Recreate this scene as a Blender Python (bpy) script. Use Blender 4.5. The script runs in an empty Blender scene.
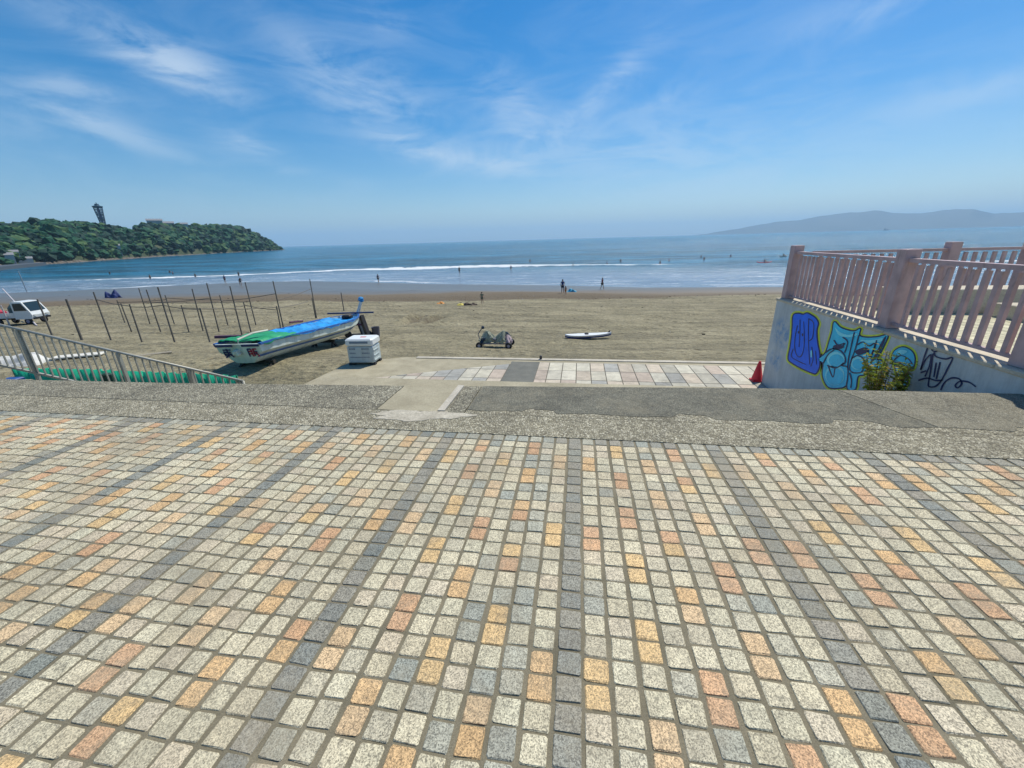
import bpy, math, random
import numpy as np
from mathutils import Vector, Matrix
random.seed(7); rng = np.random.default_rng(7)
S = bpy.context.scene; COL = S.collection
# ------------------------------------------------------------------ camera model
F = 405.0; EYE = np.array([0, 0, 1.5])
_w = np.array([-0.028, 1.0, 144.0 / F]); _w /= np.linalg.norm(_w)
_d = np.array([68.0, 145.9, -F]); _d /= np.linalg.norm(_d); _d -= _w * (_d @ _w); _d /= np.linalg.norm(_d)
_x = np.cross(_d, _w); R = np.array([_x, _d, _w])
def ray(px, py): return R @ np.array([px - 512.0, -(py - 384.0), -F])
def U(px, py, z):
    r = ray(px, py); return EYE + r * ((z - EYE[2]) / r[2])
def UY(px, py, y):
    r = ray(px, py); return EYE + r * (y / r[1])
def UX(px, py, x):
    r = ray(px, py); return EYE + r * (x / r[0])
cam = bpy.data.cameras.new('camera'); cam.sensor_width = 36; cam.lens = F / 1024 * 36
cam.clip_end = 60000; cam.clip_start = 0.05
co = bpy.data.objects.new('camera', cam); COL.objects.link(co)
M4 = Matrix.Identity(4)
for i in range(3):
    for j in range(3): M4[i][j] = R[i][j]
M4[0][3], M4[1][3], M4[2][3] = EYE
co.matrix_world = M4; S.camera = co

# ------------------------------------------------------------------ beach shape
YW_X = [-600, -300, -160, -113, -97, -81, -72, -60, -47, -28, -3, 10, 35, 80, 300]
YW_Y = [10, 30, 50, 65, 70, 78, 82, 83, 80, 74, 69, 65, 64, 62, 60]
def shore(x, y): return np.interp(x, YW_X, YW_Y)
PS = [-5, 10.8, 14, 18, 27, 40, 46, 52, 58, 64, 75, 110, 200]
PZ = [-1.76, -1.76, -2.25, -2.75, -3.6, -4.55, -4.75, -5.35, -5.62, -5.8, -6.2, -8.5, -12]
SEA = -5.8
def tz(x, y):
    x = np.asarray(x, float); y = np.asarray(y, float)
    b = np.clip((y - 14) / 36, 0, 1); b = b * b * (3 - 2 * b)
    s = y - (np.interp(x, YW_X, YW_Y) - 64) * b
    z = np.interp(s, PS, PZ)
    # gentle lumps, plus the two dug hollows
    n = 0.05 * np.sin(x * 0.7 + 1.3 * np.sin(y * .31)) * np.sin(y * 0.53 + x * .11) + .03 * np.sin(x * 1.9 + y * .7) * np.sin(y * 1.7 - x * .4)
    z = z + n * np.clip((y - 11.5) / 6, 0, 1) * np.clip((58 - s) / 12, 0, 1)
    return z
def G(px, py):                       # point of the beach seen at this pixel
    r = ray(px, py); t = 5.0 / r[1]; st = .1 / r[1]
    for _ in range(4000):
        p = EYE + r * t
        if p[2] < tz(p[0], p[1]): break
        t += st
    for _ in range(12):
        st *= .5; p = EYE + r * t
        t += -st if p[2] < tz(p[0], p[1]) else st
    p = EYE + r * t; return np.array([p[0], p[1], float(tz(p[0], p[1]))])
def proj(p):
    c = R.T @ (np.array(p) - EYE); return 512 + c[0] / -c[2] * F, 384 - c[1] / -c[2] * F
def topz(px, py, base):              # height of the vertical line over base whose image reaches row py
    r = ray(px, py); t = math.hypot(base[0], base[1]) / math.hypot(r[0], r[1]); return EYE[2] + r[2] * t

# ------------------------------------------------------------------ materials
def node(nt, t, **k):
    n = nt.nodes.new(t)
    for a, v in k.items(): setattr(n, a, v)
    return n
def newmat(name):
    m = bpy.data.materials.new(name); m.use_nodes = True
    return m, m.node_tree, m.node_tree.nodes['Principled BSDF']
def ramp(nt, fac, stops):
    r = node(nt, 'ShaderNodeValToRGB'); e = r.color_ramp.elements
    while len(e) < len(stops): e.new(.5)
    for q, (p, c) in zip(e, stops):
        q.position = p; q.color = (c, c, c, 1) if isinstance(c, (int, float)) else (*c, 1)
    nt.links.new(fac, r.inputs[0]); return r.outputs[0]
def noise(nt, vec, scale, detail=4, rough=.55, dist=0):
    n = node(nt, 'ShaderNodeTexNoise'); n.inputs['Scale'].default_value = scale; n.inputs['Detail'].default_value = detail
    n.inputs['Roughness'].default_value = rough; n.inputs['Distortion'].default_value = dist
    if vec is not None: nt.links.new(vec, n.inputs['Vector'])
    return n.outputs[0]
def voro(nt, vec, scale, feat='F1'):
    n = node(nt, 'ShaderNodeTexVoronoi', feature=feat); n.inputs['Scale'].default_value = scale
    if vec is not None: nt.links.new(vec, n.inputs['Vector'])
    return n
def mix(nt, a, b, f, mode='MIX'):
    m = node(nt, 'ShaderNodeMix', data_type='RGBA', blend_type=mode)
    for v, s in ((f, 0), (a, 6), (b, 7)):
        if isinstance(v, (int, float)): m.inputs[s].default_value = v if s == 0 else (v, v, v, 1)
        elif isinstance(v, tuple): m.inputs[s].default_value = (*v, 1)
        else: nt.links.new(v, m.inputs[s])
    return m.outputs[2]
def mth(nt, op, a, b=None, c=None, clamp=False):
    m = node(nt, 'ShaderNodeMath', operation=op); m.use_clamp = clamp
    for i, v in enumerate((a, b, c)):
        if v is None: continue
        if isinstance(v, (int, float)): m.inputs[i].default_value = v
        else: nt.links.new(v, m.inputs[i])
    return m.outputs[0]
def bump(nt, b, h, dist, strength=1.0):
    n = node(nt, 'ShaderNodeBump'); n.inputs['Distance'].default_value = dist; n.inputs['Strength'].default_value = strength
    nt.links.new(h, n.inputs['Height']); nt.links.new(n.outputs[0], b.inputs['Normal'])
def objco(nt): return node(nt, 'ShaderNodeTexCoord').outputs['Object']
def attr(nt, name): return node(nt, 'ShaderNodeAttribute', attribute_name=name)
_mc = {}
def simple(name, c, rough=.6, var=.25, scale=6, metal=0, bmp=.0, bscale=30):
    if name in _mc: return _mc[name]
    m, nt, b = newmat(name); v = objco(nt)
    f = noise(nt, v, scale, 5)
    lo = tuple(max(0, x * (1 - var)) for x in c); hi = tuple(min(1, x * (1 + var * .6)) for x in c)
    cc = ramp(nt, f, [(.3, lo), (.7, hi)])
    nt.links.new(cc, b.inputs['Base Color']); b.inputs['Roughness'].default_value = rough; b.inputs['Metallic'].default_value = metal
    if bmp: bump(nt, b, noise(nt, v, bscale, 4), bmp)
    _mc[name] = m; return m

def mat_sett():
    m, nt, b = newmat('granite_setts'); v = objco(nt); a = attr(nt, 'col').outputs['Color']
    v1 = voro(nt, v, 260).outputs['Color']
    bw = node(nt, 'ShaderNodeRGBToBW'); nt.links.new(v1, bw.inputs[0])
    sp = ramp(nt, bw.outputs[0], [(.2, .35), (.5, 1.0), (.8, 1.5)])
    c = mix(nt, a, sp, .8, 'MULTIPLY')
    n2 = noise(nt, v, 26, 6, .7); c = mix(nt, c, ramp(nt, n2, [(.3, .62), (.6, 1.12)]), .55, 'MULTIPLY')
    st = noise(nt, v, 9, 8, .72, .6); c = mix(nt, c, (.07, .065, .05), mth(nt, 'MULTIPLY', ramp(nt, st, [(.61, 0.0), (.69, 1.0)]), .6))
    s5 = noise(nt, v, 1.3, 9, .75, .5); c = mix(nt, c, (.30, .26, .18), mth(nt, 'MULTIPLY', ramp(nt, s5, [(.48, 0.0), (.64, 1.0)]), .6))
    n3 = noise(nt, v, .9, 4); c = mix(nt, c, ramp(nt, n3, [(.3, .85), (.7, 1.08)]), 1.0, 'MULTIPLY')
    nt.links.new(c, b.inputs['Base Color']); b.inputs['Roughness'].default_value = .72
    h = mth(nt, 'ADD', mth(nt, 'MULTIPLY', noise(nt, v, 220, 3), .5), noise(nt, v, 45, 4))
    bump(nt, b, h, .004); return m
def mat_aggregate(name, lo, mid, hi, sc=52, ek=.45, drift=.0):
    m, nt, b = newmat(name); v = objco(nt)
    vo = voro(nt, v, sc); bw = node(nt, 'ShaderNodeRGBToBW'); nt.links.new(vo.outputs['Color'], bw.inputs[0])
    c = ramp(nt, bw.outputs[0], [(.15, lo), (.5, mid), (.85, hi)])
    e = voro(nt, v, sc, 'DISTANCE_TO_EDGE').outputs['Distance']
    c = mix(nt, tuple(x * ek for x in lo), c, ramp(nt, e, [(.02, 0.0), (.12, 1.0)]))
    n = noise(nt, v, 2.2, 7, .65); c = mix(nt, c, ramp(nt, n, [(.3, .7), (.5, .97), (.72, 1.2)]), .9, 'MULTIPLY')
    n = noise(nt, v, 11, 5, .6); c = mix(nt, c, ramp(nt, n, [(.35, .75), (.65, 1.1)]), .8, 'MULTIPLY')
    if drift: c = mix(nt, c, (.36, .32, .22), mth(nt, 'MULTIPLY', ramp(nt, noise(nt, v, 1.6, 9, .72, .4), [(.48, 0.0), (.64, 1.0)]), drift))
    nt.links.new(c, b.inputs['Base Color']); b.inputs['Roughness'].default_value = .85
    bump(nt, b, mth(nt, 'ADD', ramp(nt, e, [(0, 0.0), (.35, 1.0)]), noise(nt, v, 9, 4)), .006); return m
def mat_rough(name, c1, c2, s1=3, s2=60, rough=.85, bd=.004, blotch=.3, cracks=False):
    m, nt, b = newmat(name); v = objco(nt)
    c = ramp(nt, noise(nt, v, s1, 8, .65, .3), [(.32, c1), (.68, c2)])
    c = mix(nt, c, ramp(nt, noise(nt, v, s2, 5, .7), [(.3, 1 - blotch), (.7, 1 + blotch * .7)]), 1.0, 'MULTIPLY')
    if cracks:
        e = voro(nt, v, 1.1, 'DISTANCE_TO_EDGE'); nv = node(nt, 'ShaderNodeVectorMath', operation='ADD')
        nn = node(nt, 'ShaderNodeTexNoise'); nn.inputs['Scale'].default_value = 2.5; nt.links.new(v, nn.inputs['Vector'])
        nt.links.new(v, nv.inputs[0]); nt.links.new(nn.outputs['Color'], nv.inputs[1]); nt.links.new(nv.outputs[0], e.inputs['Vector'])
        c = mix(nt, tuple(x * .4 for x in c1), c, ramp(nt, e.outputs['Distance'], [(.003, 0.0), (.012, 1.0)]))
    nt.links.new(c, b.inputs['Base Color']); b.inputs['Roughness'].default_value = rough
    bump(nt, b, noise(nt, v, s2 * 1.3, 6, .7), bd); return m
def mat_vcol(name, s2=50, rough=.8, bd=.003):
    m, nt, b = newmat(name); v = objco(nt); a = attr(nt, 'col').outputs['Color']
    c = mix(nt, a, ramp(nt, noise(nt, v, 5, 6, .65), [(.3, .75), (.7, 1.15)]), 1.0, 'MULTIPLY')
    c = mix(nt, c, ramp(nt, noise(nt, v, s2, 5, .7), [(.3, .8), (.7, 1.15)]), 1.0, 'MULTIPLY')
    st = noise(nt, v, 2.3, 7, .7); c = mix(nt, c, (.09, .08, .06), mth(nt, 'MULTIPLY', ramp(nt, st, [(.55, 0.0), (.7, 1.0)]), .4))
    nt.links.new(c, b.inputs['Base Color']); b.inputs['Roughness'].default_value = rough
    bump(nt, b, noise(nt, v, 90, 4), bd); return m
def mat_sand():
    m, nt, b = newmat('beach_sand'); v = objco(nt); s = attr(nt, 'shore').outputs['Fac']
    wob = mth(nt, 'MULTIPLY', mth(nt, 'SUBTRACT', noise(nt, v, .07, 5), .5), 5.0)
    s2 = mth(nt, 'ADD', s, wob)
    dry = ramp(nt, noise(nt, v, .45, 9, .68, .2), [(.3, (.20, .178, .108)), (.5, (.27, .24, .148)), (.7, (.35, .31, .20))])
    dry = mix(nt, dry, ramp(nt, noise(nt, v, 7, 6, .75), [(.34, .5), (.5, 1.0), (.66, 1.3)]), 1.0, 'MULTIPLY')
    sm = node(nt, 'ShaderNodeMapping'); sm.inputs['Scale'].default_value = (.12, 1.0, 1.0); nt.links.new(v, sm.inputs[0])
    dry = mix(nt, dry, ramp(nt, noise(nt, sm.outputs[0], .8, 8, .75), [(.38, .66), (.52, 1.0), (.66, 1.15)]), .9, 'MULTIPLY')
    dry = mix(nt, dry, (.10, .085, .06), mth(nt, 'MULTIPLY', ramp(nt, noise(nt, v, 1.6, 9, .78), [(.58, 0.0), (.66, 1.0)]), .45))
    # real colour bands of the beach: dry -> damp slope -> wet flat
    a1 = mth(nt, 'ADD', attr(nt, 'damp').outputs['Fac'], mth(nt, 'MULTIPLY', wob, .5)); a2 = mth(nt, 'ADD', attr(nt, 'wet').outputs['Fac'], mth(nt, 'MULTIPLY', wob, .7))
    t = mth(nt, 'DIVIDE', mth(nt, 'ADD', mth(nt, 'MAXIMUM', s2, mth(nt, 'SUBTRACT', a2, 12.0)), 40.0), 50.0)   # s=-40 ->0, s=10 ->1
    damp = (.13, .10, .062); wetc = (.135, .13, .115)
    f1 = ramp(nt, mth(nt, 'ADD', mth(nt, 'DIVIDE', a1, 20.0), .5), [(.47, 0.0), (.54, 1.0)])            # s about -19
    f2 = ramp(nt, mth(nt, 'ADD', mth(nt, 'DIVIDE', a2, 20.0), .5), [(.45, 0.0), (.58, 1.0)])             # s about -12
    c = mix(nt, dry, damp, mth(nt, 'MULTIPLY', f1, .95)); c = mix(nt, c, wetc, f2)
    c = mix(nt, c, (.12, .10, .068), mth(nt, 'MULTIPLY', attr(nt, 'dug').outputs['Fac'], .9))  # hollows and tracks: damp sand tone that also paints in their shadows
    nt.links.new(c, b.inputs['Base Color'])
    rr = ramp(nt, t, [(.40, .95), (.53, .85), (.60, .55), (.72, .36)])
    nt.links.new(rr, b.inputs['Roughness'])
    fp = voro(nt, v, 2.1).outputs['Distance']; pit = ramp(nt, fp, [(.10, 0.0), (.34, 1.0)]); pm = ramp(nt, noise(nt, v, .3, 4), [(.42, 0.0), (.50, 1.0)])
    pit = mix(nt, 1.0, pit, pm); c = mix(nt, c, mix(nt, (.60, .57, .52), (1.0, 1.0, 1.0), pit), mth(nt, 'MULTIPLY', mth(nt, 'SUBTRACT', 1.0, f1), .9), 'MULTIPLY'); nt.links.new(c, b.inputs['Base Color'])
    h = mth(nt, 'ADD', mth(nt, 'MULTIPLY', noise(nt, v, 2.2, 6, .6), 1.0), mth(nt, 'MULTIPLY', noise(nt, v, 16, 4, .6), .25))
    h = mth(nt, 'ADD', h, mth(nt, 'MULTIPLY', pit, .35))
    h = mth(nt, 'MULTIPLY', h, ramp(nt, t, [(.40, 1.0), (.56, .12)]))
    bump(nt, b, h, .26, 1.0); return m
def mat_sea():
    m, nt, b = newmat('sea_water'); v = objco(nt); s = attr(nt, 'shore').outputs['Fac']
    br = attr(nt, 'brk').outputs['Fac']
    mp = node(nt, 'ShaderNodeMapping'); mp.inputs['Scale'].default_value = (.35, 1.0, 1.0); nt.links.new(v, mp.inputs[0]); w = mp.outputs[0]
    # body colour: deep blue, milky with stirred sand towards the beach
    t = mth(nt, 'DIVIDE', s, 60.0)
    c = ramp(nt, t, [(0.0, (.20, .24, .29)), (.35, (.17, .24, .32)), (.72, (.08, .19, .27)), (.95, (.010, .12, .21))])
    c = mix(nt, c, ramp(nt, noise(nt, w, .02, 5), [(.35, .8), (.65, 1.25)]), .8, 'MULTIPLY')
    mp3 = node(nt, 'ShaderNodeMapping'); mp3.inputs['Scale'].default_value = (.22, 1.0, 1.0); nt.links.new(v, mp3.inputs[0])
    sw = noise(nt, mp3.outputs[0], .06, 8, .72, .4); c = mix(nt, c, ramp(nt, sw, [(.42, .35), (.5, .9), (.60, 1.7)]), ramp(nt, t, [(.6, .15), (1.0, .85)]), 'MULTIPLY')  # wave light and shade painted as long streaks in the colour
    dk = noise(nt, w, .22, 6, .65, .3)
    c = mix(nt, c, ramp(nt, dk, [(.38, .62), (.6, 1.15)]), ramp(nt, t, [(.5, .1), (1.0, .9)]), 'MULTIPLY')  # finer dark ripple lines, wave shade put into the colour
    # foam: breaking line + swash lace
    fn = noise(nt, w, .55, 7, .7, .4); fl = noise(nt, v, .035, 3)
    d = mth(nt, 'ABSOLUTE', mth(nt, 'ADD', br, mth(nt, 'MULTIPLY', mth(nt, 'SUBTRACT', noise(nt, v, .05, 4), .5), 5.0)))
    f = mth(nt, 'SUBTRACT', 1.0, mth(nt, 'DIVIDE', d, mth(nt, 'MULTIPLY', ramp(nt, fl, [(.40, .42), (.60, .95)]), 4.8)), None, True)
    f = mth(nt, 'MULTIPLY', ramp(nt, mth(nt, 'ADD', f, mth(nt, 'MULTIPLY', mth(nt, 'SUBTRACT', fn, .5), 2.2)), [(.36, 0.0), (.5, 1.0)]), ramp(nt, f, [(0.0, 0.0), (.06, 1.0)]))
    d2 = mth(nt, 'ABSOLUTE', mth(nt, 'ADD', mth(nt, 'SUBTRACT', s, 3.0), mth(nt, 'MULTIPLY', mth(nt, 'SUBTRACT', noise(nt, v, .09, 4), .5), 9.0)))
    f2 = mth(nt, 'SUBTRACT', 1.0, mth(nt, 'DIVIDE', d2, 1.6), None, True)
    f2 = mth(nt, 'MULTIPLY', ramp(nt, mth(nt, 'MULTIPLY', f2, mth(nt, 'MULTIPLY', fn, ramp(nt, noise(nt, v, .045, 3), [(.45, .2), (.6, 1.0)]))), [(.15, 0.0), (.4, 1.0)]), .7)
    lace = mth(nt, 'MULTIPLY', ramp(nt, noise(nt, w, .35, 8, .72, .8), [(.50, 0.0), (.62, 1.0)]), ramp(nt, t, [(0.0, .30), (.7, .18), (.82, 0.0)]))
    caps = mth(nt, 'MULTIPLY', ramp(nt, noise(nt, w, .5, 8, .7), [(.70, 0.0), (.74, 1.0)]), ramp(nt, t, [(.8, .3), (1.0, .5)]))
    foam = mth(nt, 'MAXIMUM', mth(nt, 'MAXIMUM', f, f2), mth(nt, 'MAXIMUM', lace, caps))
    c = mix(nt, c, (.80, .84, .86), foam)
    nt.links.new(c, b.inputs['Base Color'])
    b.inputs['IOR'].default_value = 1.33
    nt.links.new(mth(nt, 'ADD', mth(nt, 'MULTIPLY', foam, .5), .16), b.inputs['Roughness'])
    h = mth(nt, 'ADD', mth(nt, 'MULTIPLY', noise(nt, w, .16, 5, .6, .3), 1.0), mth(nt, 'MULTIPLY', noise(nt, w, 1.3, 5, .65), .35))
    h = mth(nt, 'MULTIPLY', h, ramp(nt, t, [(0.05, .12), (.8, 1.0)]))
    bump(nt, b, h, 2.2, 1.0); return m
def mat_leaf(name, c1, c2, c3, s=.09):
    m, nt, b = newmat(name); v = objco(nt)
    c = ramp(nt, noise(nt, v, s, 6, .7), [(.32, c1), (.5, c2), (.68, c3)])
    nt.links.new(c, b.inputs['Base Color']); b.inputs['Roughness'].default_value = .7
    b.inputs['Specular IOR Level'].default_value = .2
    return m

M = {}
M['sett'] = mat_sett()
M['joint'] = mat_rough('joint_grit', (.15, .135, .09), (.25, .22, .15), 5, 200, .95, .002, .35)
M['agg'] = mat_aggregate('exposed_aggregate', (.24, .215, .145), (.42, .385, .27), (.62, .58, .44))
M['agg2'] = mat_aggregate('weathered_aggregate', (.19, .175, .125), (.34, .315, .225), (.52, .49, .37))
M['asphalt'] = mat_aggregate('asphalt', (.17, .165, .125), (.27, .26, .195), (.38, .36, .27), 95, .6, .45)
M['asphalt_d'] = mat_rough('asphalt_patch', (.12, .125, .11), (.18, .18, .155), 3, 120, .9, .003, .25)
M['conc'] = mat_rough('concrete', (.29, .258, .175), (.43, .39, .275), 2.2, 45, .85, .004, .2)
M['conc_l'] = mat_rough('pale_concrete', (.40, .37, .30), (.60, .56, .47), 2.5, 45, .85, .004, .25)
M['tile'] = mat_vcol('stone_slabs')
M['sand'] = mat_sand(); M['sea'] = mat_sea()
M['pink'] = simple('mauve_painted_steel', (.50, .35, .345), .5, .22, 5, 0, .001, 60)
def weather(m, c, sc, lo, hi, k):
    nt = m.node_tree; b = nt.nodes['Principled BSDF']; l = b.inputs['Base Color'].links[0].from_socket; v = objco(nt)
    mp = node(nt, 'ShaderNodeMapping'); mp.inputs['Scale'].default_value = (1, 1, .25); nt.links.new(v, mp.inputs[0])
    nt.links.new(mix(nt, l, c, mth(nt, 'MULTIPLY', ramp(nt, noise(nt, mp.outputs[0], sc, 8, .75), [(lo, 0.0), (hi, 1.0)]), k)), b.inputs['Base Color'])
weather(M['pink'], (.20, .13, .10), 9, .56, .68, .6)
M['beige'] = mat_rough('beige_coping', (.46, .41, .31), (.62, .56, .44), 3, 50, .8, .003, .2)

# ------------------------------------------------------------------ mesh builder
class MB:
    def __init__(s): s.v = []; s.f = []; s.m = []
    def add(s, vs, fs, mi=0):
        o = len(s.v); s.v += [tuple(map(float, p)) for p in vs]; s.f += [tuple(i + o for i in f) for f in fs]; s.m += [mi] * len(fs); return s
    def box(s, c, d, rz=0, ry=0, rx=0, mi=0, bev=0.0):
        x, y, z = d[0] / 2, d[1] / 2, d[2] / 2
        if bev <= 0:
            vs = [Vector((a * x, b * y, e * z)) for e in (-1, 1) for b in (-1, 1) for a in (-1, 1)]
            fs = [(0, 2, 3, 1), (4, 5, 7, 6), (0, 1, 5, 4), (2, 6, 7, 3), (0, 4, 6, 2), (1, 3, 7, 5)]
        else:
            b_ = min(bev, x * .9, y * .9, z * .9); vs = []; ring = [(-1, -1), (1, -1), (1, 1), (-1, 1)]
            def rg(ix, iy, zz):
                r = []
                for (a, b2) in ring: 
                    p1 = (a * (ix - b_), b2 * iy); p2 = (a * ix, b2 * (iy - b_))
                    r += [p1, p2] if a * b2 < 0 else [p2, p1]
                return [Vector((q[0], q[1], zz)) for q in r]
            L = [rg(x - b_, y - b_, -z), rg(x, y, -z + b_), rg(x, y, z - b_), rg(x - b_, y - b_, z)]
            for l in L: vs += l
            fs = [tuple(range(7, -1, -1)), tuple(range(24, 32))]
            for k in range(3):
                for i in range(8): fs.append((k * 8 + i, k * 8 + (i + 1) % 8, k * 8 + 8 + (i + 1) % 8, k * 8 + 8 + i))
        r = Matrix.Rotation(rz, 3, 'Z') @ Matrix.Rotation(ry, 3, 'Y') @ Matrix.Rotation(rx, 3, 'X'); c = Vector(c)
        return s.add([r @ q + c for q in vs], fs, mi)
    def bar(s, a, b, w, h=None, mi=0):          # square bar from a to b
        a = Vector(a); b = Vector(b); d = (b - a); L = d.length; d.normalize(); h = h or w
        up = Vector((0, 0, 1)) if abs(d.z) < .9 else Vector((0, 1, 0))
        u = d.cross(up).normalized(); v = u.cross(d).normalized()
        vs = [p + u * (i * w / 2) + v * (j * h / 2) for p in (a, b) for (i, j) in ((-1, -1), (1, -1), (1, 1), (-1, 1))]
        return s.add(vs, [(3, 2, 1, 0), (4, 5, 6, 7), (0, 1, 5, 4), (1, 2, 6, 5), (2, 3, 7, 6), (3, 0, 4, 7)], mi)
    def tube(s, pts, r, n=8, mi=0, cap=True):
        pts = [Vector(p) for p in pts]; rs = r if isinstance(r, (list, tuple)) else [r] * len(pts)
        vs = []; pu = None
        for i, p in enumerate(pts):
            d = (pts[min(i + 1, len(pts) - 1)] - pts[max(i - 1, 0)]).normalized()
            up = Vector((0, 0, 1)) if abs(d.z) < .9 else Vector((0, 1, 0))
            u = d.cross(up).normalized(); v = u.cross(d).normalized()
            vs += [p + (u * math.cos(2 * math.pi * k / n) + v * math.sin(2 * math.pi * k / n)) * rs[i] for k in range(n)]
        fs = [(i * n + k, i * n + (k + 1) % n, (i + 1) * n + (k + 1) % n, (i + 1) * n + k) for i in range(len(pts) - 1) for k in range(n)]
        if cap: fs += [tuple(range(n - 1, -1, -1)), tuple((len(pts) - 1) * n + k for k in range(n))]
        return s.add(vs, fs, mi)
    def lathe(s, c, prof, n=20, mi=0):
        vs = [(c[0] + r * math.cos(2 * math.pi * k / n), c[1] + r * math.sin(2 * math.pi * k / n), c[2] + z) for r, z in prof for k in range(n)]
        fs = [(i * n + k, i * n + (k + 1) % n, (i + 1) * n + (k + 1) % n, (i + 1) * n + k) for i in range(len(prof) - 1) for k in range(n)]
        fs += [tuple(range(n - 1, -1, -1)), tuple((len(prof) - 1) * n + k for k in range(n))]
        return s.add(vs, fs, mi)
    def wheel(s, c, r, w, ax, n=18, mi=0):      # axis direction ax (2D angle)
        a = Vector((math.cos(ax), math.sin(ax), 0)); u = Vector((-a.y, a.x, 0)); c = Vector(c)
        pr = [(r * .55, -w / 2), (r * .92, -w / 2), (r, -w * .3), (r, w * .3), (r * .92, w / 2), (r * .55, w / 2)]
        vs = [c + a * t + (u * math.cos(2 * math.pi * k / n) + Vector((0, 0, 1)) * math.sin(2 * math.pi * k / n)) * q for q, t in pr for k in range(n)]
        fs = [(i * n + k, i * n + (k + 1) % n, (i + 1) * n + (k + 1) % n, (i + 1) * n + k) for i in range(len(pr) - 1) for k in range(n)]
        fs += [tuple(range(n - 1, -1, -1)), tuple((len(pr) - 1) * n + k for k in range(n))]
        return s.add(vs, fs, mi)
    def slab(s, poly, z0, z1, mi=0):            # prism over a plan polygon (counter-clockwise); z1 may be a function
        n = len(poly); f0 = z0 if callable(z0) else (lambda x, y: z0); f1 = z1 if callable(z1) else (lambda x, y: z1)
        vs = [(x, y, f0(x, y)) for x, y in poly] + [(x, y, f1(x, y)) for x, y in poly]
        return s.add(vs, [tuple(range(n - 1, -1, -1)), tuple(range(n, 2 * n))] + [(i, (i + 1) % n, n + (i + 1) % n, n + i) for i in range(n)], mi)
    def build(s, name, mats, parent=None, loc=None, smooth=False):
        me = bpy.data.meshes.new(name); org = Vector(loc) if loc is not None else Vector((0, 0, 0))
        me.from_pydata([tuple(Vector(p) - org) for p in s.v], [], s.f)
        mats = mats if isinstance(mats, (list, tuple)) else [mats]
        for m in mats: me.materials.append(m)
        me.polygons.foreach_set('material_index', s.m)
        if smooth: me.polygons.foreach_set('use_smooth', [True] * len(s.f))
        me.update()
        o = bpy.data.objects.new(name, me); COL.objects.link(o); o.location = org
        if parent is not None: o.parent = parent
        return o
def tag(o, label=None, cat=None, group=None, kind=None):
    if label: o['label'] = label
    if cat: o['category'] = cat
    if group: o['group'] = group
    if kind: o['kind'] = kind
    return o
def empty(name, loc, label, cat, group=None, rz=0):
    o = bpy.data.objects.new(name, None); COL.objects.link(o); o.location = loc; o.rotation_euler = (0, 0, rz); o.empty_display_size = .2
    return tag(o, label, cat, group)
def part_at(o, root):      # mesh authored in world coordinates -> child of a translated root
    o.parent = root; o.matrix_parent_inverse = Matrix.Translation(-Vector(root.location)); return o
def copy_tree(o, parent=None):
    c = o.copy(); COL.objects.link(c)
    if parent is not None: c.parent = parent
    for ch in list(o.children): copy_tree(ch, c)
    return c
def vcolor(o, cols):       # one colour per face
    me = o.data; a = me.color_attributes.new('col', 'FLOAT_COLOR', 'CORNER')
    ln = np.zeros(len(me.polygons), int); me.polygons.foreach_get('loop_total', ln)
    arr = np.repeat(np.array(cols), ln, axis=0); arr = np.c_[arr, np.ones(len(arr))]
    a.data.foreach_set('color', arr.ravel())

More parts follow.
